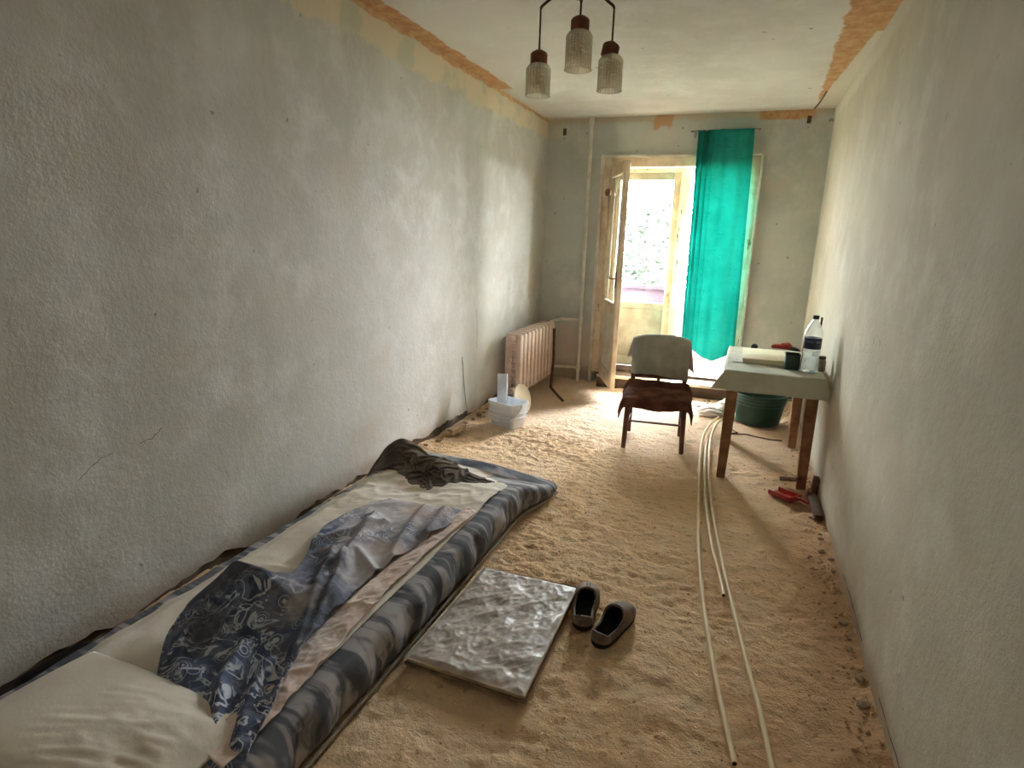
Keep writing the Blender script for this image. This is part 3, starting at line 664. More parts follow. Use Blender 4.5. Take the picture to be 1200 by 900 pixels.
bm = bmesh.new(); loft_bm(bm, [[(x, y, z) for x, y in ((-.085, -.04), (.065, -.05), (.065, .05), (-.085, .04))] for z in (0, .004)], True, True); from_bm('pan_floor', bm, M_RED, sc_, False)
for y in (-1, 1): box('pan_side', (-.08, y*.046-.002, .002), (.065, y*.046+.002, .028), M_RED, sc_, .001)
box('pan_back', (.06, -.05, .002), (.066, .05, .034), M_RED, sc_, .001); tube('pan_handle', [(.066, 0, .02), (.10, 0, .026), (.14, 0, .02)], [.009, .011, .009], M_RED, sc_, 8)
o = box('wood_offcut', (-.018, -.085, -.012), (.018, .085, .012), M_WOODD, None, .003); o.matrix_world = Matrix.Translation((2.30, 3.74, .055)) @ Matrix.Rotation(.5, 4, 'Z') @ Matrix.Rotation(-.35, 4, 'X'); tag(o, 'short dark wood offcut leaning on the front table leg', 'wood')
o = box('wood_offcut', (-.02, -.16, 0), (.02, .16, .03), M_WOODD, None, .003); o.matrix_world = Matrix.Translation((2.41, 3.45, .012)) @ Matrix.Rotation(.03, 4, 'Z'); tag(o, 'dark wood offcut lying at the foot of the right wall', 'wood')
o = box('wood_offcut', (-.015, -.03, 0), (.015, .03, .10), M_WOODD, None, .003); o.matrix_world = Matrix.Translation((2.425, 3.68, .01)) @ Matrix.Rotation(.05, 4, 'Y'); tag(o, 'upright dark wood block between table leg and right wall', 'wood')

# plastic pipes
M_PVC = simple('cream_plastic_pipe', (232, 212, 172), (220, 196, 152), 5, .45, .03, .4)
def sm(pts, n=40):
    pts = [Vector(p) for p in pts]; out = []
    for i in range(len(pts)-1):
        p0, p1, p2, p3 = pts[max(i-1, 0)], pts[i], pts[i+1], pts[min(i+2, len(pts)-1)]
        for k in range(10):
            t = k/10; out.append(.5*((2*p1)+(p2-p0)*t+(2*p0-5*p1+4*p2-p3)*t*t+(3*p1-p0-3*p2+p3)*t**3))
    out.append(pts[-1]); return out
def pipe(pts, label, r=.0088):
    root = empty('plastic_pipe', pts[0]); tag(root, label, 'pipe', 'plastic pipes along the floor')
    q = [p-Vector(pts[0]) for p in sm(pts)]; tube('pipe_tube', q, r, M_PVC, root, 10)
    d = (q[0]-q[1]).normalized(); tube('pipe_bore', [q[0]+d*.0004, q[0]+d*.001], r*.72, simple('pipe_bore_dark', (40, 34, 28)), root, 10)
pipe([(2.04, 1.507, .014), (1.971, 1.862, .015), (1.912, 2.229, .014), (1.859, 2.682, .013), (1.825, 3.1, .013), (1.80, 3.476, .014), (1.775, 3.9, .014), (1.758, 4.28, .02), (1.768, 4.52, .05), (1.806, 4.72, .07), (1.84, 4.86, .07)], 'cream plastic pipe on the left, ending near the picture bottom')
pipe([(2.165, 1.33, .014), (2.135, 1.547, .014), (2.105, 1.756, .015), (2.063, 1.998, .014), (2.014, 2.305, .014), (1.962, 2.644, .013), (1.892, 3.192, .013), (1.842, 3.726, .014), (1.818, 4.2, .02), (1.815, 4.45, .045), (1.835, 4.68, .065), (1.862, 4.82, .066)], 'cream plastic pipe on the right, running out of the picture')
pipe([(1.98, 2.354, .015), (1.956, 2.525, .014), (1.909, 2.792, .013), (1.85, 3.292, .013), (1.813, 3.793, .013), (1.792, 4.25, .014), (1.79, 4.5, .018)], 'short cream plastic pipe in the middle, ending halfway')

# ------------------------------------------------------------ bed on the floor
ZM = .17
def mattress():
    root = empty('mattress', (.5, 1.6, 0)); tag(root, 'thin floor mattress with dark grey striped side along left wall', 'mattress')
    m = Mat('mattress_ticking', .85, .2); v = m.vec((.6, 1, .5))
    w = m.noise(8.5, 3, .55, .6, v=m.vec((.25, 1.6, .45))); n1 = m.noise(9, 4, .6, .8); n2 = m.noise(2.5, 4, off=(4, 4, 4)); w2 = m.noise(13, 3, .5, .4, v=m.vec((.3, 1.5, .5), off=(3, 0, 1)))
    col = m.mix(w.ss(.46, .6), lin((92, 94, 100)), lin((166, 162, 164))); col = m.mix(n1.ss(.52, .66)*.6, col, lin((60, 62, 68))); col = m.mix(n2.ss(.5, .7)*.4, col, lin((120, 120, 128)))
    col = m.mix(w2.ss(.58, .68)*.6, col, lin((176, 166, 160)))
    m.color(col); m.bump(m.noise(20, 4), .3, .006)
    # body: rounded slab outline swept round, with quilted bulges
    nu, nv = 300, 26; U = np.linspace(0, 2*math.pi, nu, endpoint=False)
    X0, X1, Y0, Y1 = .22, .93, .30, 2.93
    cxm, cym = (X0+X1)/2, (Y0+Y1)/2; a, b = (X1-X0)/2, (Y1-Y0)/2
    def outline(u, e=.12):
        c, s = np.cos(u), np.sin(u); return cxm+a*np.sign(c)*np.abs(c)**e, cym+b*np.sign(s)*np.abs(s)**e
    # even spacing along the rectangle
    per = []
    for t in np.linspace(0, 1, nu, endpoint=False):
        L = 2*(a+b)*2*t; 
        if L < 2*b: per.append((X1, Y0+L))
        elif L < 2*b+2*a: per.append((X1-(L-2*b), Y1))
        elif L < 4*b+2*a: per.append((X0, Y1-(L-2*b-2*a)))
        else: per.append((X0+(L-4*b-2*a), Y0))
    per = np.array(per); nrm = np.stack([np.where(np.abs(per[:, 0]-X1) < 1e-6, 1, np.where(np.abs(per[:, 0]-X0) < 1e-6, -1, 0)), np.where(np.abs(per[:, 1]-Y1) < 1e-6, 1, np.where(np.abs(per[:, 1]-Y0) < 1e-6, -1, 0))], -1).astype(float)
    for _ in range(6): per = (np.roll(per, 1, 0)+2*per+np.roll(per, -1, 0))/4
    for _ in range(8): nrm = (np.roll(nrm, 1, 0)+nrm+np.roll(nrm, -1, 0))/3
    nrm /= np.linalg.norm(nrm, axis=1)[:, None]+1e-9
    # the far right corner is pulled out into a soft tip lying on the floor
    tip = np.exp(-((per[:, 0]-X1)**2+(per[:, 1]-Y1)**2)/.16**2)
    V = []; th = np.linspace(0, 1, nv)
    for t in th:
        ang = math.pi*(t-.5); bul = math.cos(ang)**.7*.055; z = .008+(ZM-.008)*(.5+.5*math.sin(ang))
        zz = z*np.where(True, 1-.55*tip, 1)
        q = .016*(fbm(per[:, 1]*9+per[:, 0]*9, np.full(nu, t*3), 3, 2)+.5*np.sin(per[:, 1]*34+per[:, 0]*20+t*2.2+2*fbm(per[:, 1]*3, per[:, 0]*3, 2, 4)))*math.cos(ang)
        P = per+nrm*(bul+q+.0)[:, None]+tip[:, None]*np.array([.10, .14])*(.6+.4*math.cos(ang))
        V.append(np.stack([P[:, 0], P[:, 1], zz], -1))
    V = np.array(V); vs_ = V.reshape(-1, 3).tolist(); fs = []
    for i in range(nv-1):
        for k in range(nu): fs.append((i*nu+k, i*nu+(k+1) % nu, (i+1)*nu+(k+1) % nu, (i+1)*nu+k))
    fs.append(tuple(range(nu))[::-1]); fs.append(tuple((nv-1)*nu+k for k in range(nu)))
    me = bpy.data.meshes.new('mattress_body'); me.from_pydata([(x-.5, y-1.6, z) for x, y, z in vs_], [], fs)
    link('mattress_body', me, m.m, root)
    # bottom piping cord
    pts = [(p[0]+n_[0]*.05-.5+t_*.10, p[1]+n_[1]*.05-1.6+t_*.14, .016) for p, n_, t_ in zip(per[::3], nrm[::3], tip[::3])]
    tube('piping', pts+[pts[0]], .006, simple('piping_cloth', (170, 160, 146)), root, 6, False)
mattress()
def sheet_z(x, y):
    tip = np.exp(-((x-.93)**2+(y-2.93)**2)/.25**2)
    z = ZM+.012+.020*fbm(x*3, y*3, 3, 5)+.012*(ridged(x*3.2+y*1.8, y*4.5-x*1.5, 3, 31)-.5)
    z = z-.06*np.clip((y-2.55)/.4, 0, 1)**2-.06*tip
    z = z-.03*np.clip((.28-x)/.08, 0, 1)-.02*np.clip((x-.87)/.06, 0, 1)
    return z
M_SHEET = simple('cream_bedsheet', (226, 218, 206), (212, 202, 188), 5, .9, .25, .1, 0, 120)
M_PINK = simple('pale_pink_sheet', (230, 214, 206), (212, 190, 180), 9, .9, .3, .1, 0, 60)
xs = np.linspace(.20, .90, 100); ys = np.linspace(.32, 2.94, 360); xx, yy = np.meshgrid(xs, ys, indexing='ij')
far = np.clip((yy-1.9)/.5, 0, 1)
zz = sheet_z(xx, yy)+far*.030*(ridged(xx*3.5+yy*2+.5*fbm(xx*4, yy*4, 2, 3), yy*6-xx*4, 3, 55)-.45)
xe = xx+.008*fbm(yy*9, xx*0, 3, 3)
tag(grid_mesh('bed_sheet', np.stack([xe, yy, zz+.004], -1), M_SHEET, None, .003), 'cream wrinkled bed sheet covering the floor mattress', 'bed sheet')
# pink strip along the outer edge
n, k = 26, 300; t = np.linspace(0, 1, n)[:, None]; ys = np.linspace(.84, 2.3, k)[None, :]
wd = .085-.035*np.clip((ys-1.5)/.8, 0, 1)+.02*fbm(ys*5, ys*0, 3, 8); x1 = .925-.04*np.clip((ys-1.0)/.6, 0, 1)+.03*np.clip((ys-1.9)/.5, 0, 1)+.012*fbm(ys*14, ys*0, 3, 4)
xx = x1-wd+wd*t; yy = ys+0*t
zz = sheet_z(xx, yy)+.012+.016*(ridged(xx*9+yy*7, yy*13-xx*20, 3, 41)-.4)+.008
tag(grid_mesh('folded_sheet_edge', np.stack([xx, yy, zz], -1), M_PINK, None, .004), 'creased pale pink sheet strip along mattress edge', 'bed sheet')
# pillow
def pillow():
    n, k = 80, 70; u, v = np.meshgrid(np.linspace(-1, 1, n), np.linspace(-1, 1, k), indexing='ij')
    e = np.clip(1-np.maximum(np.abs(u), np.abs(v))**6, 0, 1)
    prof = ((1-np.abs(u)**2.6)*(1-np.abs(v)**2.6))**.8
    wr = .022*(ridged(u*1.6+v*1.4, v*4-u*2+3, 3, 17)-.5)*np.clip(u+.4, 0, 1)
    Xp = .315*u*(1-.05*v*v); Yp = .25*v*(1-.05*u*u)
    top = np.stack([Xp, Yp, .06*prof+wr*prof], -1); bot = np.stack([Xp, Yp, -.012*prof], -1)
    c, s = math.cos(-.12), math.sin(-.12); vs_ = []
    idt = np.arange(n*k).reshape(n, k); F = []
    for T in (top, bot): vs_ += T.reshape(-1, 3).tolist()
    for i in range(n-1):
        for j in range(k-1):
            F.append((idt[i, j], idt[i+1, j], idt[i+1, j+1], idt[i, j+1])); o_ = n*k
            F.append((o_+idt[i, j], o_+idt[i, j+1], o_+idt[i+1, j+1], o_+idt[i+1, j]))
    me = bpy.data.meshes.new('pillow'); me.from_pydata(vs_, [], [tuple(int(q) for q in f) for f in F])
    o = link('pillow', me, simple('pillow_cotton', (226, 218, 206), (214, 204, 190), 4, .9, .15, .1, 0, 100)); 
    b = bmesh.new(); b.from_mesh(me); bmesh.ops.remove_doubles(b, verts=b.verts, dist=.0005); b.to_mesh(me); b.free()
    o.location = (.575, .74, ZM+.034); o.rotation_euler = (0, 0, -.04)
    tag(o, 'plump cream pillow at the near end of the mattress', 'pillow')
pillow()
# patterned blanket, crumpled over a ridge
def blanket():
    m = Mat('patterned_blanket', .9, .1)
    n1 = m.noise(4.5, 4, .6, 1.0); sw = m.noise(7, 3, .55, 1.6); ringv = m.voro(13); fine = m.noise(40, 4, .7); n3 = m.noise(11, 5, .7, 1.5)
    rings = (ringv*60).sin().ss(.35, .95)*ringv.ss(.42, .3); lines = (sw*34).sin().ss(.6, .98)
    dark = m.mix(n1.ss(.4, .6), lin((84, 96, 124)), lin((66, 72, 90))); dark = m.mix(n3.ss(.45, .6)*.6, dark, lin((128, 136, 156)))
    plain = m.noise(2.6, 3, .5, off=(2.2, .7, 0)).ss(.40, .5)
    col = m.mix(lines*n1.ss(.34, .5)*plain*.9, dark, lin((200, 206, 218))); col = m.mix(rings*n1.ss(.62, .48)*plain*.85, col, lin((204, 210, 222)))
    col = m.mix((plain*-1.0+1.0)*.4, col, lin((96, 88, 78)))  # olive tone of the blanket's shade, put into the colour in random patches
    dust = m.noise(2.6, 5, .65, off=(6, 1, 2)); col = m.mix((dust+(m.y-1.5)*.3).ss(.5, .7)*.75, col, lin((204, 198, 200)))
    br = m.noise(3.4, 4, .6, off=(1, 9, 2)); col = m.mix((br+(m.y-1.5)*.1).ss(.58, .68)*.45, col, lin((164, 138, 118)))
    col = m.mix(fine.ss(.6, .75)*.3, col, lin((190, 188, 190)))
    m.color(col); m.bump(fine+sw*.5, .25, .004)
    S = np.array([0, .12, .25, .36, .46, .52, .6, .75, .88, 1.0])
    LB = np.array([(.56, .97, .205), (.45, 1.09, .21), (.36, 1.26, .215), (.44, 1.37, .325), (.60, 1.37, .315), (.585, 1.47, .25), (.49, 1.66, .21), (.40, 1.88, .205), (.42, 2.06, .205), (.50, 2.22, .205)])
    RB = np.array([(.955, .83, .12), (.93, .95, .19), (.88, 1.12, .215), (.85, 1.28, .225), (.82, 1.44, .225), (.80, 1.53, .215), (.80, 1.66, .21), (.83, 1.93, .205), (.87, 2.1, .205), (.86, 2.27, .2)])
    n, k = 260, 130; s = np.linspace(0, 1, n); t = np.linspace(0, 1, k)
    def sc(A):
        B = np.stack([np.interp(s, S, A[:, i]) for i in range(3)], -1)
        for _ in range(14):
            C = B.copy(); C[1:-1] = (B[:-2]+2*B[1:-1]+B[2:])/4; B = C
        return B
    L, R_ = sc(LB), sc(RB); tt = t[None, :, None]
    P = L[:, None]*(1-tt)+R_[:, None]*tt
    x, y = P[..., 0], P[..., 1]
    x = x+.018*fbm(s[:, None]*7+t[None]*2, t[None]*5, 3, 3); y = y+.02*fbm(s[:, None]*6, t[None]*6, 3, 8)-.05*np.sin(t*math.pi)[None]*(1-s[:, None])**2
    z = P[..., 2]
    # ridge swell, sagging mid-slope below it
    z = z+.03*np.exp(-((s-.40)/.06)**2)[:, None]*np.sin(np.clip(t*1.2, 0, 1)*math.pi)[None]
    z = z-.03*np.exp(-((s-.22)/.09)**2)[:, None]*np.sin(t*math.pi)[None]
    def seg(pts, h, w):
        d2 = np.full(x.shape, 9.0)
        for (ax, ay), (bx, by) in zip(pts[:-1], pts[1:]):
            ex, ey = bx-ax, by-ay; q = np.clip(((x-ax)*ex+(y-ay)*ey)/(ex*ex+ey*ey), 0, 1)
            d2 = np.minimum(d2, np.hypot(x-ax-q*ex, y-ay-q*ey))
        return h*np.exp(-(d2/w)**1.5)
    for pts, h, w in (([(.648, 1.674), (.784, 1.411), (.87, 1.205), (.90, 1.065)], .034, .022), ([(.737, 1.416), (.80, 1.28), (.84, 1.192)], .026, .02),
                      ([(.78, 1.45), (.85, 1.35)], .024, .02), ([(.69, 1.15), (.74, 1.02), (.82, .92), (.9, .84)], .05, .03), ([(.40, 1.25), (.49, 1.119), (.62, 1.0)], .03, .035),
                      ([(.574, 1.71), (.705, 1.456)], .03, .022), ([(.547, 2.038), (.632, 1.737), (.678, 1.622)], .032, .024), ([(.705, 2.187), (.741, 1.979), (.80, 1.76)], .03, .022),
                      ([(.80, 2.2), (.83, 1.98)], .035, .03), ([(.444, 1.70), (.52, 1.837), (.611, 2.005)], .024, .022), ([(.662, 1.75), (.79, 1.66)], .02, .02), ([(.80, 1.12), (.86, .98), (.91, .9)], .035, .025),
                      ([(.55, 1.30), (.60, 1.12), (.66, 1.02)], .03, .04)):
        z = z+seg(pts, h, w)
    z = z+.014*(ridged(x*5+y*2, y*6-x*3, 3, 77)-.5)+.012*fbm(x*9, y*9, 3, 21)
    z = np.where(x < .9, np.maximum(z, sheet_z(x, y)+.022), z)
    o = grid_mesh('blanket', np.stack([x, y, z], -1), m.m, None, .005)
    tag(o, 'slate blue blanket with pale swirl pattern crumpled across the mattress', 'blanket')
blanket()
def gap_cloth():
    n, k = 90, 16; yy = np.linspace(.55, 1.22, n)[:, None]; tt = np.linspace(0, 1, k)[None, :]
    x = .02+.17*tt+0*yy; z = .03+.11*np.sin(tt*math.pi*.55)*np.clip((1.25-yy)/.2, 0, 1)+.02*ridged(yy*6+tt, tt*3+yy*2, 3, 5); y = yy+.03*fbm(tt*4+yy*0, yy*6, 2, 3)
    tag(grid_mesh('black_cloth', np.stack([x, y, z], -1), simple('black_cotton', (48, 42, 40), (34, 30, 30), 8, .95, .2, .05), None, .004), 'black cloth stuffed between the pillow side of mattress and wall', 'cloth')
gap_cloth()
def garment():
    m = simple('dark_brown_knit', (116, 106, 96), (78, 70, 64), 6, .95, .4, .05, 0, 110)
    S = np.array([0, .25, .5, .75, 1.0])
    Lx = np.array([.09, .33, .48, .60, .76]); Ly = np.array([2.60, 2.52, 2.47, 2.47, 2.56])
    Rx = np.array([.12, .30, .46, .60, .80]); Ry = np.array([2.86, 2.84, 2.82, 2.78, 2.68])
    n, k = 110, 64; s = np.linspace(0, 1, n); t = np.linspace(0, 1, k)[None, :]; f = lambda A: np.interp(s, S, A)[:, None]
    Xb = f(Lx)*(1-t)+f(Rx)*t; Yb = f(Ly)*(1-t)+f(Ry)*t+.03*np.sin(s*7)[:, None]
    def ground(x, y):
        z = sheet_z(x, y)+.008-.10*np.clip((.2-x)/.1, 0, 1)
        return z+.13*np.exp(-((x-.25)/.14)**2-((y-2.72)/.10)**2)+.05*np.exp(-((x-.52)/.12)**2-((y-2.66)/.09)**2)
    P = np.stack([Xb, Yb, ground(Xb, Yb)+.01+.10*RNG.random(Xb.shape)*.3+.05*ridged(Xb*6, Yb*7, 2, 33)], -1)
    P = drape(P, 1.4, 1.5, ground, 80, 6, .0012, .22, .93, .006)
    tag(grid_mesh('dark_garment', P, m, None, .006, 1), 'dark brown crumpled garment heaped at the far end of mattress', 'garment')
garment()

# ------------------------------------------------------------ flat cushion board on the floor
def board():
    root = empty('wrapped_board', (1.225, 1.82, 0)); tag(root, 'grey square board covered in wrinkled dusty film on the floor', 'board')
    m = Mat('wrinkled_film', .42, .5); a = m.noise(6, 5, .6, 1.2); b = m.noise(18, 4, .6, 1)
    col = m.mix(a.ss(.35, .68), lin((190, 180, 172)), lin((164, 154, 146))); col = m.mix(b.ss(.55, .7)*.5, col, lin((208, 202, 196))); m.color(col); m.bump(b, .3, .005)
    n, k = 110, 150; u, v = np.meshgrid(np.linspace(0, 1, n), np.linspace(0, 1, k), indexing='ij')
    C = [np.array(c) for c in ((1.005, 1.505), (1.432, 1.495), (1.425, 2.14), (1.02, 2.13))]
    P2 = (C[0]*(1-u[..., None])+C[1]*u[..., None])*(1-v[..., None])+(C[3]*(1-u[..., None])+C[2]*u[..., None])*v[..., None]
    e = np.minimum(np.minimum(u, 1-u)*.43, np.minimum(v, 1-v)*.63); ed = np.clip(e/.02, 0, 1)
    wr = ridged(u*3.2+v*1.5+.6*fbm(u*3, v*3, 2, 2), v*5-u*3, 4, 15)-.45+.25*(ridged(u*8-v*5, v*9+u*4, 3, 44)-.5)
    z = .034+ed*(.018*wr+.008*fbm(u*6, v*8, 3, 8))-.003*(1-ed)
    P = np.stack([P2[..., 0]-1.225, P2[..., 1]-1.82, z], -1)
    grid_mesh('film_cover', P, m.m, root, .002)
    mm = simple('board_core', (150, 128, 100), (110, 90, 70), 10, .8, .2)
    bm = bmesh.new(); q = [(c[0]-1.225, c[1]-1.82) for c in C]
    loft_bm(bm, [[(x, y, z_) for x, y in q] for z_ in (.006, .0155)], True, True); from_bm('lower_board', bm, mm, root, False)
    bm = bmesh.new(); loft_bm(bm, [[(x*.985, y*.985, z_) for x, y in q] for z_ in (.017, .0305)], True, True); from_bm('upper_board', bm, simple('board_core_pale', (186, 168, 142)), root, False)
    pts = [(x, y, .0325) for x, y in q]; tube('edge_binding', pts+[pts[0]], .0035, simple('binding_tape', (206, 188, 160)), root, 6, False)
board()

# ------------------------------------------------------------ shoes
def shoe(loc, rz, mirror, label):
    root = empty('shoe', loc, rz); tag(root, label, 'shoe', 'pair of shoes on the floor')
    up = simple('dusty_brown_leather', (136, 120, 104), (98, 84, 74), 14, .7, .25); so = simple('dark_sole', (46, 40, 36), (34, 30, 28), 14, .8, .2); inn = simple('black_lining', (20, 17, 16), (14, 12, 12), 10, .95, 0)
    # y = heel(0) .. toe(.27)
    st_ = [(0, .006), (.004, .017), (.012, .027), (.025, .034), (.07, .037), (.13, .042), (.18, .048), (.22, .045), (.25, .034), (.27, .012)]
    ys_ = .27*np.linspace(0, 1, 34)**1.4; hw = np.interp(ys_, [a for a, b in st_], [b for a, b in st_]); cxs = mirror*.012*np.sin(np.clip((ys_-.08)/.19, 0, 1)*math.pi*.7)
    def sole_loops(zs):
        out = []
        for z, g in zs:
            l = [(c+(h+g), y, z) for c, h, y in zip(cxs, hw, ys_)]+[(c-(h+g), y, z) for c, h, y in zip(cxs[::-1], hw[::-1], ys_[::-1])]; out.append(l)
        return out
    bm = bmesh.new(); loft_bm(bm, sole_loops(((0, -.002), (.004, .002), (.02, .003), (.022, -.002))), True, True); from_bm('sole', bm, so, root)
    # upper: cross-sections; open between y=.0 and .14 (the mouth)
    n, k = 56, 28; P = np.zeros((n, k, 3)); th = np.linspace(0, math.pi, k)
    Y = -.001+.269*np.linspace(0, 1, n)**1.3; hh = np.interp(Y, st_and(st_)[0], st_and(st_)[1]); cc = mirror*.012*np.sin(np.clip((Y-.08)/.19, 0, 1)*math.pi*.7)
    ht = np.interp(Y, [0, .03, .10, .145, .18, .22, .25, .268], [.040, .042, .040, .064, .056, .042, .030, .008])
    mouth = np.clip(np.minimum((Y-.002)/.02, (.165-Y)/.03), 0, 1)
    for i in range(n):
        op = .64*mouth[i]**.6
        tt = np.where(th < math.pi/2, th*(1-op), math.pi-(math.pi-th)*(1-op))
        P[i, :, 0] = cc[i]+(hh[i]+.001)*np.sign(np.cos(tt))*np.abs(np.cos(tt))**.75; P[i, :, 1] = Y[i]; P[i, :, 2] = .02+ht[i]*np.sin(tt)**.8
    half = k//2
    ap = grid_mesh('upper', np.concatenate([P[:, :half], P[:, half:]], 1)[:, :half], up, root, .004); ap2 = grid_mesh('upper', P[:, half:], up, root, .004)
    # toe cap and heel close the gap where the mouth is shut
    i0 = int(np.argmax(mouth > 0)); i1 = n-int(np.argmax(mouth[::-1] > 0))
    grid_mesh('vamp', P[i1-1:, half-1:half+1], up, root, .004)
    bm = bmesh.new(); hl = [bm.verts.new(p) for p in P[0]]; bm.faces.new(hl); from_bm('heel_counter', bm, up, root, False)
    bm = bmesh.new(); loft_bm(bm, sole_loops(((.0225, -.006), (.0245, -.006))), True, True); from_bm('insole', bm, inn, root)
    gl = [tuple(P[i, half-1]) for i in range(max(i0-1, 0), min(i1+1, n))]+[tuple(P[i, half]) for i in range(min(i1, n-1), max(i0-2, -1), -1)]
    tube('collar', gl+[gl[0]], .005, up, root, 6, False)
    grid_mesh('lining', (P[:i1, :half]-np.array([cc[0], 0, 0]))*np.array([.9, 1, 1])+np.array([cc[0], 0, .002]), inn, root, .001); grid_mesh('lining', (P[:i1, half:]-np.array([cc[0], 0, 0]))*np.array([.9, 1, 1])+np.array([cc[0], 0, .002]), inn, root, .001)
def st_and(st): return [a for a, b in st], [b for a, b in st]
shoe((1.505, 1.915, .003), math.radians(12), 1, 'left dusty brown slip-on shoe, next to the wrapped board')
shoe((1.575, 1.845, .003), math.radians(-17), -1, 'right dusty brown slip-on shoe, farther from the wrapped board')

# ------------------------------------------------------------ ceiling lamp
def lamp():
    c = Vector((1.248, 2.352, 0)); root = empty('ceiling_lamp', (c.x, c.y, H)); tag(root, 'three armed ceiling lamp with ribbed glass shades and wooden cups', 'lamp')
    md = simple('dark_lamp_metal', (70, 48, 36), (52, 36, 28), 20, .45, .05, .5, .5); wd = simple('reddish_lamp_wood', (128, 84, 62), (98, 62, 46), 20, .6, .2, .3)
    gm = Mat('ribbed_glass', .15); nt = gm.nt
    t = nt.nodes.new('ShaderNodeBsdfTransparent'); t.inputs[0].default_value = (.78, .75, .68, 1); g = nt.nodes.new('ShaderNodeBsdfGlossy'); g.inputs['Roughness'].default_value = .18; g.inputs[0].default_value = (.8, .8, .76, 1)
    d = nt.nodes.new('ShaderNodeBsdfDiffuse'); d.inputs[0].default_value = (.5, .47, .4, 1); tl = nt.nodes.new('ShaderNodeBsdfTranslucent'); tl.inputs[0].default_value = (.7, .67, .58, 1)
    a1 = nt.nodes.new('ShaderNodeAddShader'); nt.links.new(d.outputs[0], a1.inputs[0]); nt.links.new(tl.outputs[0], a1.inputs[1])
    m1 = nt.nodes.new('ShaderNodeMixShader'); m1.inputs[0].default_value = .4; nt.links.new(t.outputs[0], m1.inputs[1]); nt.links.new(a1.outputs[0], m1.inputs[2])
    lw = nt.nodes.new('ShaderNodeLayerWeight'); lw.inputs[0].default_value = .3
    m2 = nt.nodes.new('ShaderNodeMixShader'); nt.links.new(lw.outputs['Facing'], m2.inputs[0]); nt.links.new(m1.outputs[0], m2.inputs[1]); nt.links.new(g.outputs[0], m2.inputs[2]); nt.links.new(m2.outputs[0], gm.out.inputs[0])
    lathe('ceiling_rose', [(.02, -.06), (.05, -.04), (.055, 0)], md, root, 24); tube('stem', [(0, 0, -.03), (0, 0, -.22)], .008, md, root, 10)
    lathe('hub', [(.01, -.265), (.022, -.26), (.026, -.235), (.016, -.215)], wd, root, 20)
    specs = [((1.289, 2.238), 2.192, 2.14, 1.971, 0, 0), ((1.110, 2.335), 2.218, 2.071, 1.916, 0, 0), ((1.360, 2.435), 2.228, 2.109, 1.943, .2, .05)]
    for (x, y), zt, zc, zb, tilt, dd in specs:
        p = Vector((x-c.x, y-c.y, 0)); zt -= H; zc -= H; zb -= H
        zh = -.245
        arm = tube('arm', [(0, 0, zh), (p.x*.5, p.y*.5, zh+.012), (p.x*.96, p.y*.96, zt+.004), (p.x, p.y, zt-.004)], .0055, md, root, 8)
        tube('rod', [(p.x, p.y, zt), (p.x, p.y, zc)], .0035, md, arm, 8)
        M = Matrix.Translation((p.x, p.y, zc)) @ Matrix.Rotation(tilt, 4, 'Y')
        lathe('socket_cup', [(.012, .004), (.027, -.004), (.033, -.012), (.033, -.046), (.028, -.05)], wd, root, 10, M)
        Ms = Matrix.Translation((p.x, p.y, 0)); zs = zc-.046; R = .046
        prof = [(R*.62, zs+.004), (R*.8, zs-.002), (R*.97, zs-.014)]; m_ = 13
        for i in range(m_):
            z = zs-.018+(zb+.008-zs+.018)*i/(m_-1); prof += [(R, z), (R*.965, z-.003)]
        prof += [(R*1.03, zb+.003), (R*1.03, zb), (R*.93, zb), (R*.9, zb+.01), (R*.9, zs-.02)]
        sh = lathe('glass_shade', prof, gm.m, root, 72, Ms, lambda a, z: 1+.03*math.cos(24*a), False)
        lathe('bulb', [(.012, zs-.005), (.013, zs-.03), (.026, zs-.062), (.024, zs-.082), (.008, zs-.094)], simple('bulb_glass', (220, 220, 214), (205, 205, 200), 5, .2, 0, .6), sh, 16, Ms)
lamp()

# ------------------------------------------------------------ rubble at the wall feet, wall marks
protos = []
for i in range(6):
    bm = bmesh.new(); chunk_bm(bm, (0, 0, 0), 1, 100+i, .75); me = bpy.data.meshes.new('rubble_chunk'); bm.to_mesh(me); bm.free(); me.materials.append(M_STONE); protos.append(me)
def rub(x, y, r, label, grp, i):
    o = bpy.data.objects.new('rubble_chunk', protos[i % 6]); COL.objects.link(o); o.scale = (r, r, r); o.rotation_euler = (0, 0, i*1.7)
    o.location = (x, y, float(floor_z(np.array(x), np.array(y)))+r*.3); tag(o, label, 'rubble', grp)
rnd = random.Random(4)
for i in range(16): rub(rnd.uniform(.015, .05), 3.05+i*.1+rnd.uniform(-.03, .03), rnd.uniform(.012, .028), 'plaster lump at the left wall foot between mattress and radiator', 'plaster lumps at left wall', i)
for i in range(16): rub(rnd.uniform(.02, .10), 1.25+i*.11+rnd.uniform(-.03, .03), rnd.uniform(.014, .032), 'broken plaster lump in the gap between mattress and left wall', 'plaster lumps beside mattress', i)
for i in range(18): rub(W-rnd.uniform(.015, .05), 1.35+i*.115+rnd.uniform(-.04, .04), rnd.uniform(.008, .02), 'small brown plaster lump along the foot of the right wall', 'plaster lumps at right wall', i)
for i in range(12): rub(rnd.uniform(1.0, 1.75), rnd.uniform(5.35, 5.65), rnd.uniform(.01, .022), 'lump of plaster debris in front of the balcony threshold', 'debris at the threshold', i)
bm = bmesh.new(); bbox(bm, (-.03, -.09, 0), (.03, .09, .045), .008)
for v in bm.verts: v.co += Vector((random.uniform(-.006, .006), random.uniform(-.01, .01), random.uniform(-.004, .006)))
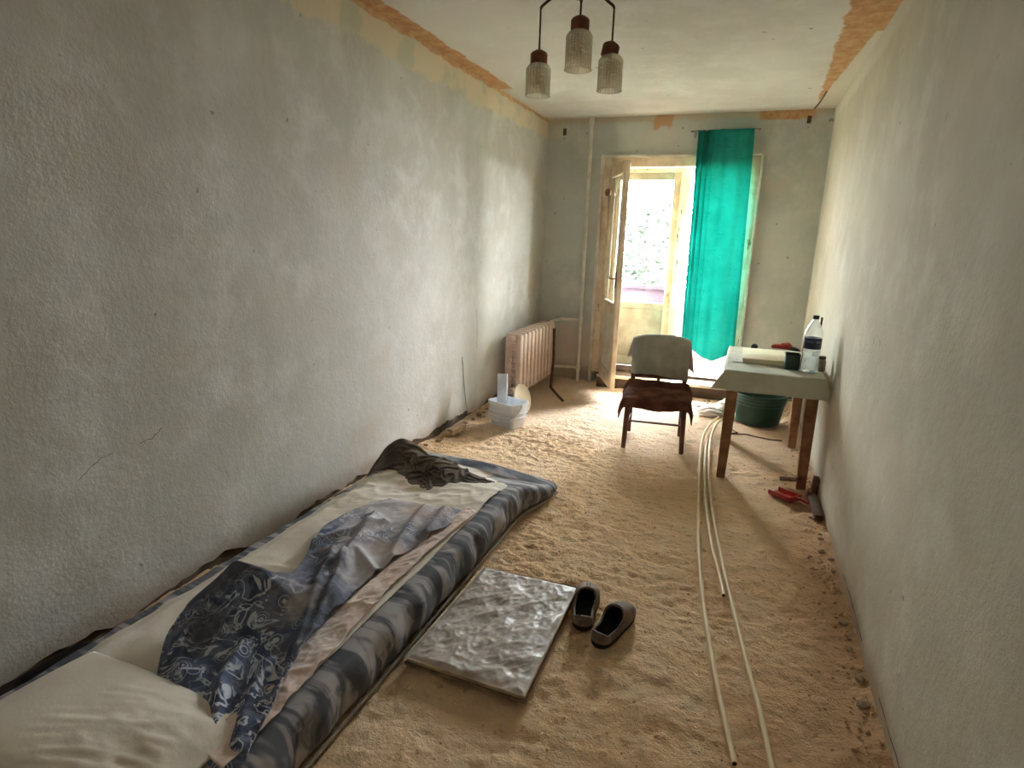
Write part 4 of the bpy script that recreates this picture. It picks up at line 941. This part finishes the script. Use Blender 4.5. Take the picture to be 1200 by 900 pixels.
o = from_bm('brick_fragment', bm, simple('pale_brick', (216, 190, 164), (190, 158, 132), 16, .9, .5), None, False); o.matrix_world = Matrix.Translation((.07, 3.80, .004)) @ Matrix.Rotation(-.15, 4, 'Z'); tag(o, 'pale broken brick fragment against the left wall near bucket', 'brick')
for x, z, lb in ((.17, 2.385, 'rusty hook high on far wall near left corner'), (2.262, 2.42, 'rusty hook high on far wall near right corner')):
    h = empty('wall_hook', (x, D, z)); tag(h, lb, 'hook')
    box('hook_plate', (-.016, -.006, -.03), (.016, 0, .03), M_WOODD, h, .003); tube('hook_pin', [(0, -.004, 0), (0, -.04, -.005), (0, -.05, .015)], .005, M_WOODD, h, 6); tube('lower_nail', [(0, 0, -.06), (0, -.025, -.062)], .004, M_WOODD, h, 6)
o = box('wall_slot', (W-.012, 4.63, .86), (W-.001, 4.655, .93), simple('slot_dark', (60, 54, 48)), None, .003); tag(o, 'narrow dark bracket on the right wall above the table', 'bracket')
cr = tube('wire_end', [(2.285, 5.76, 2.485), (2.30, 5.55, 2.482), (2.31, 5.35, 2.49), (2.315, 5.25, 2.497)], .006, M_WOODD, None, 6); tag(cr, 'dark wire running along the ceiling at the far right corner', 'wire')

# cracks: thin dark seams in the plaster
M_CRACK = simple('crack_dark', (70, 60, 50), (52, 44, 38), 30, .95, 0)
def crack(par, x, pts, r):
    q = []; rr = random.Random(len(pts))
    for (y0, z0), (y1, z1) in zip(pts[:-1], pts[1:]):
        for k in range(6): t = k/6; q.append((x, y0+(y1-y0)*t, z0+(z1-z0)*t+rr.uniform(-.0035, .0035)))
    tube('crack', q, [r*rr.uniform(.25, 1) for _ in q], M_CRACK, par, 5)
crack(wl, 0, [(1.20, .60), (1.27, .645), (1.33, .65)], .0012); crack(wl, 0, [(1.42, .655), (1.47, .66), (1.52, .69)], .0016); crack(wl, 0, [(4.28, .85), (4.30, .7), (4.29, .52)], .0012)
crack(wr, W, [(1.25, .065), (1.6, .06), (1.95, .055)], .002); crack(wr, W, [(2.2, .05), (2.45, .06), (2.7, .05)], .002)
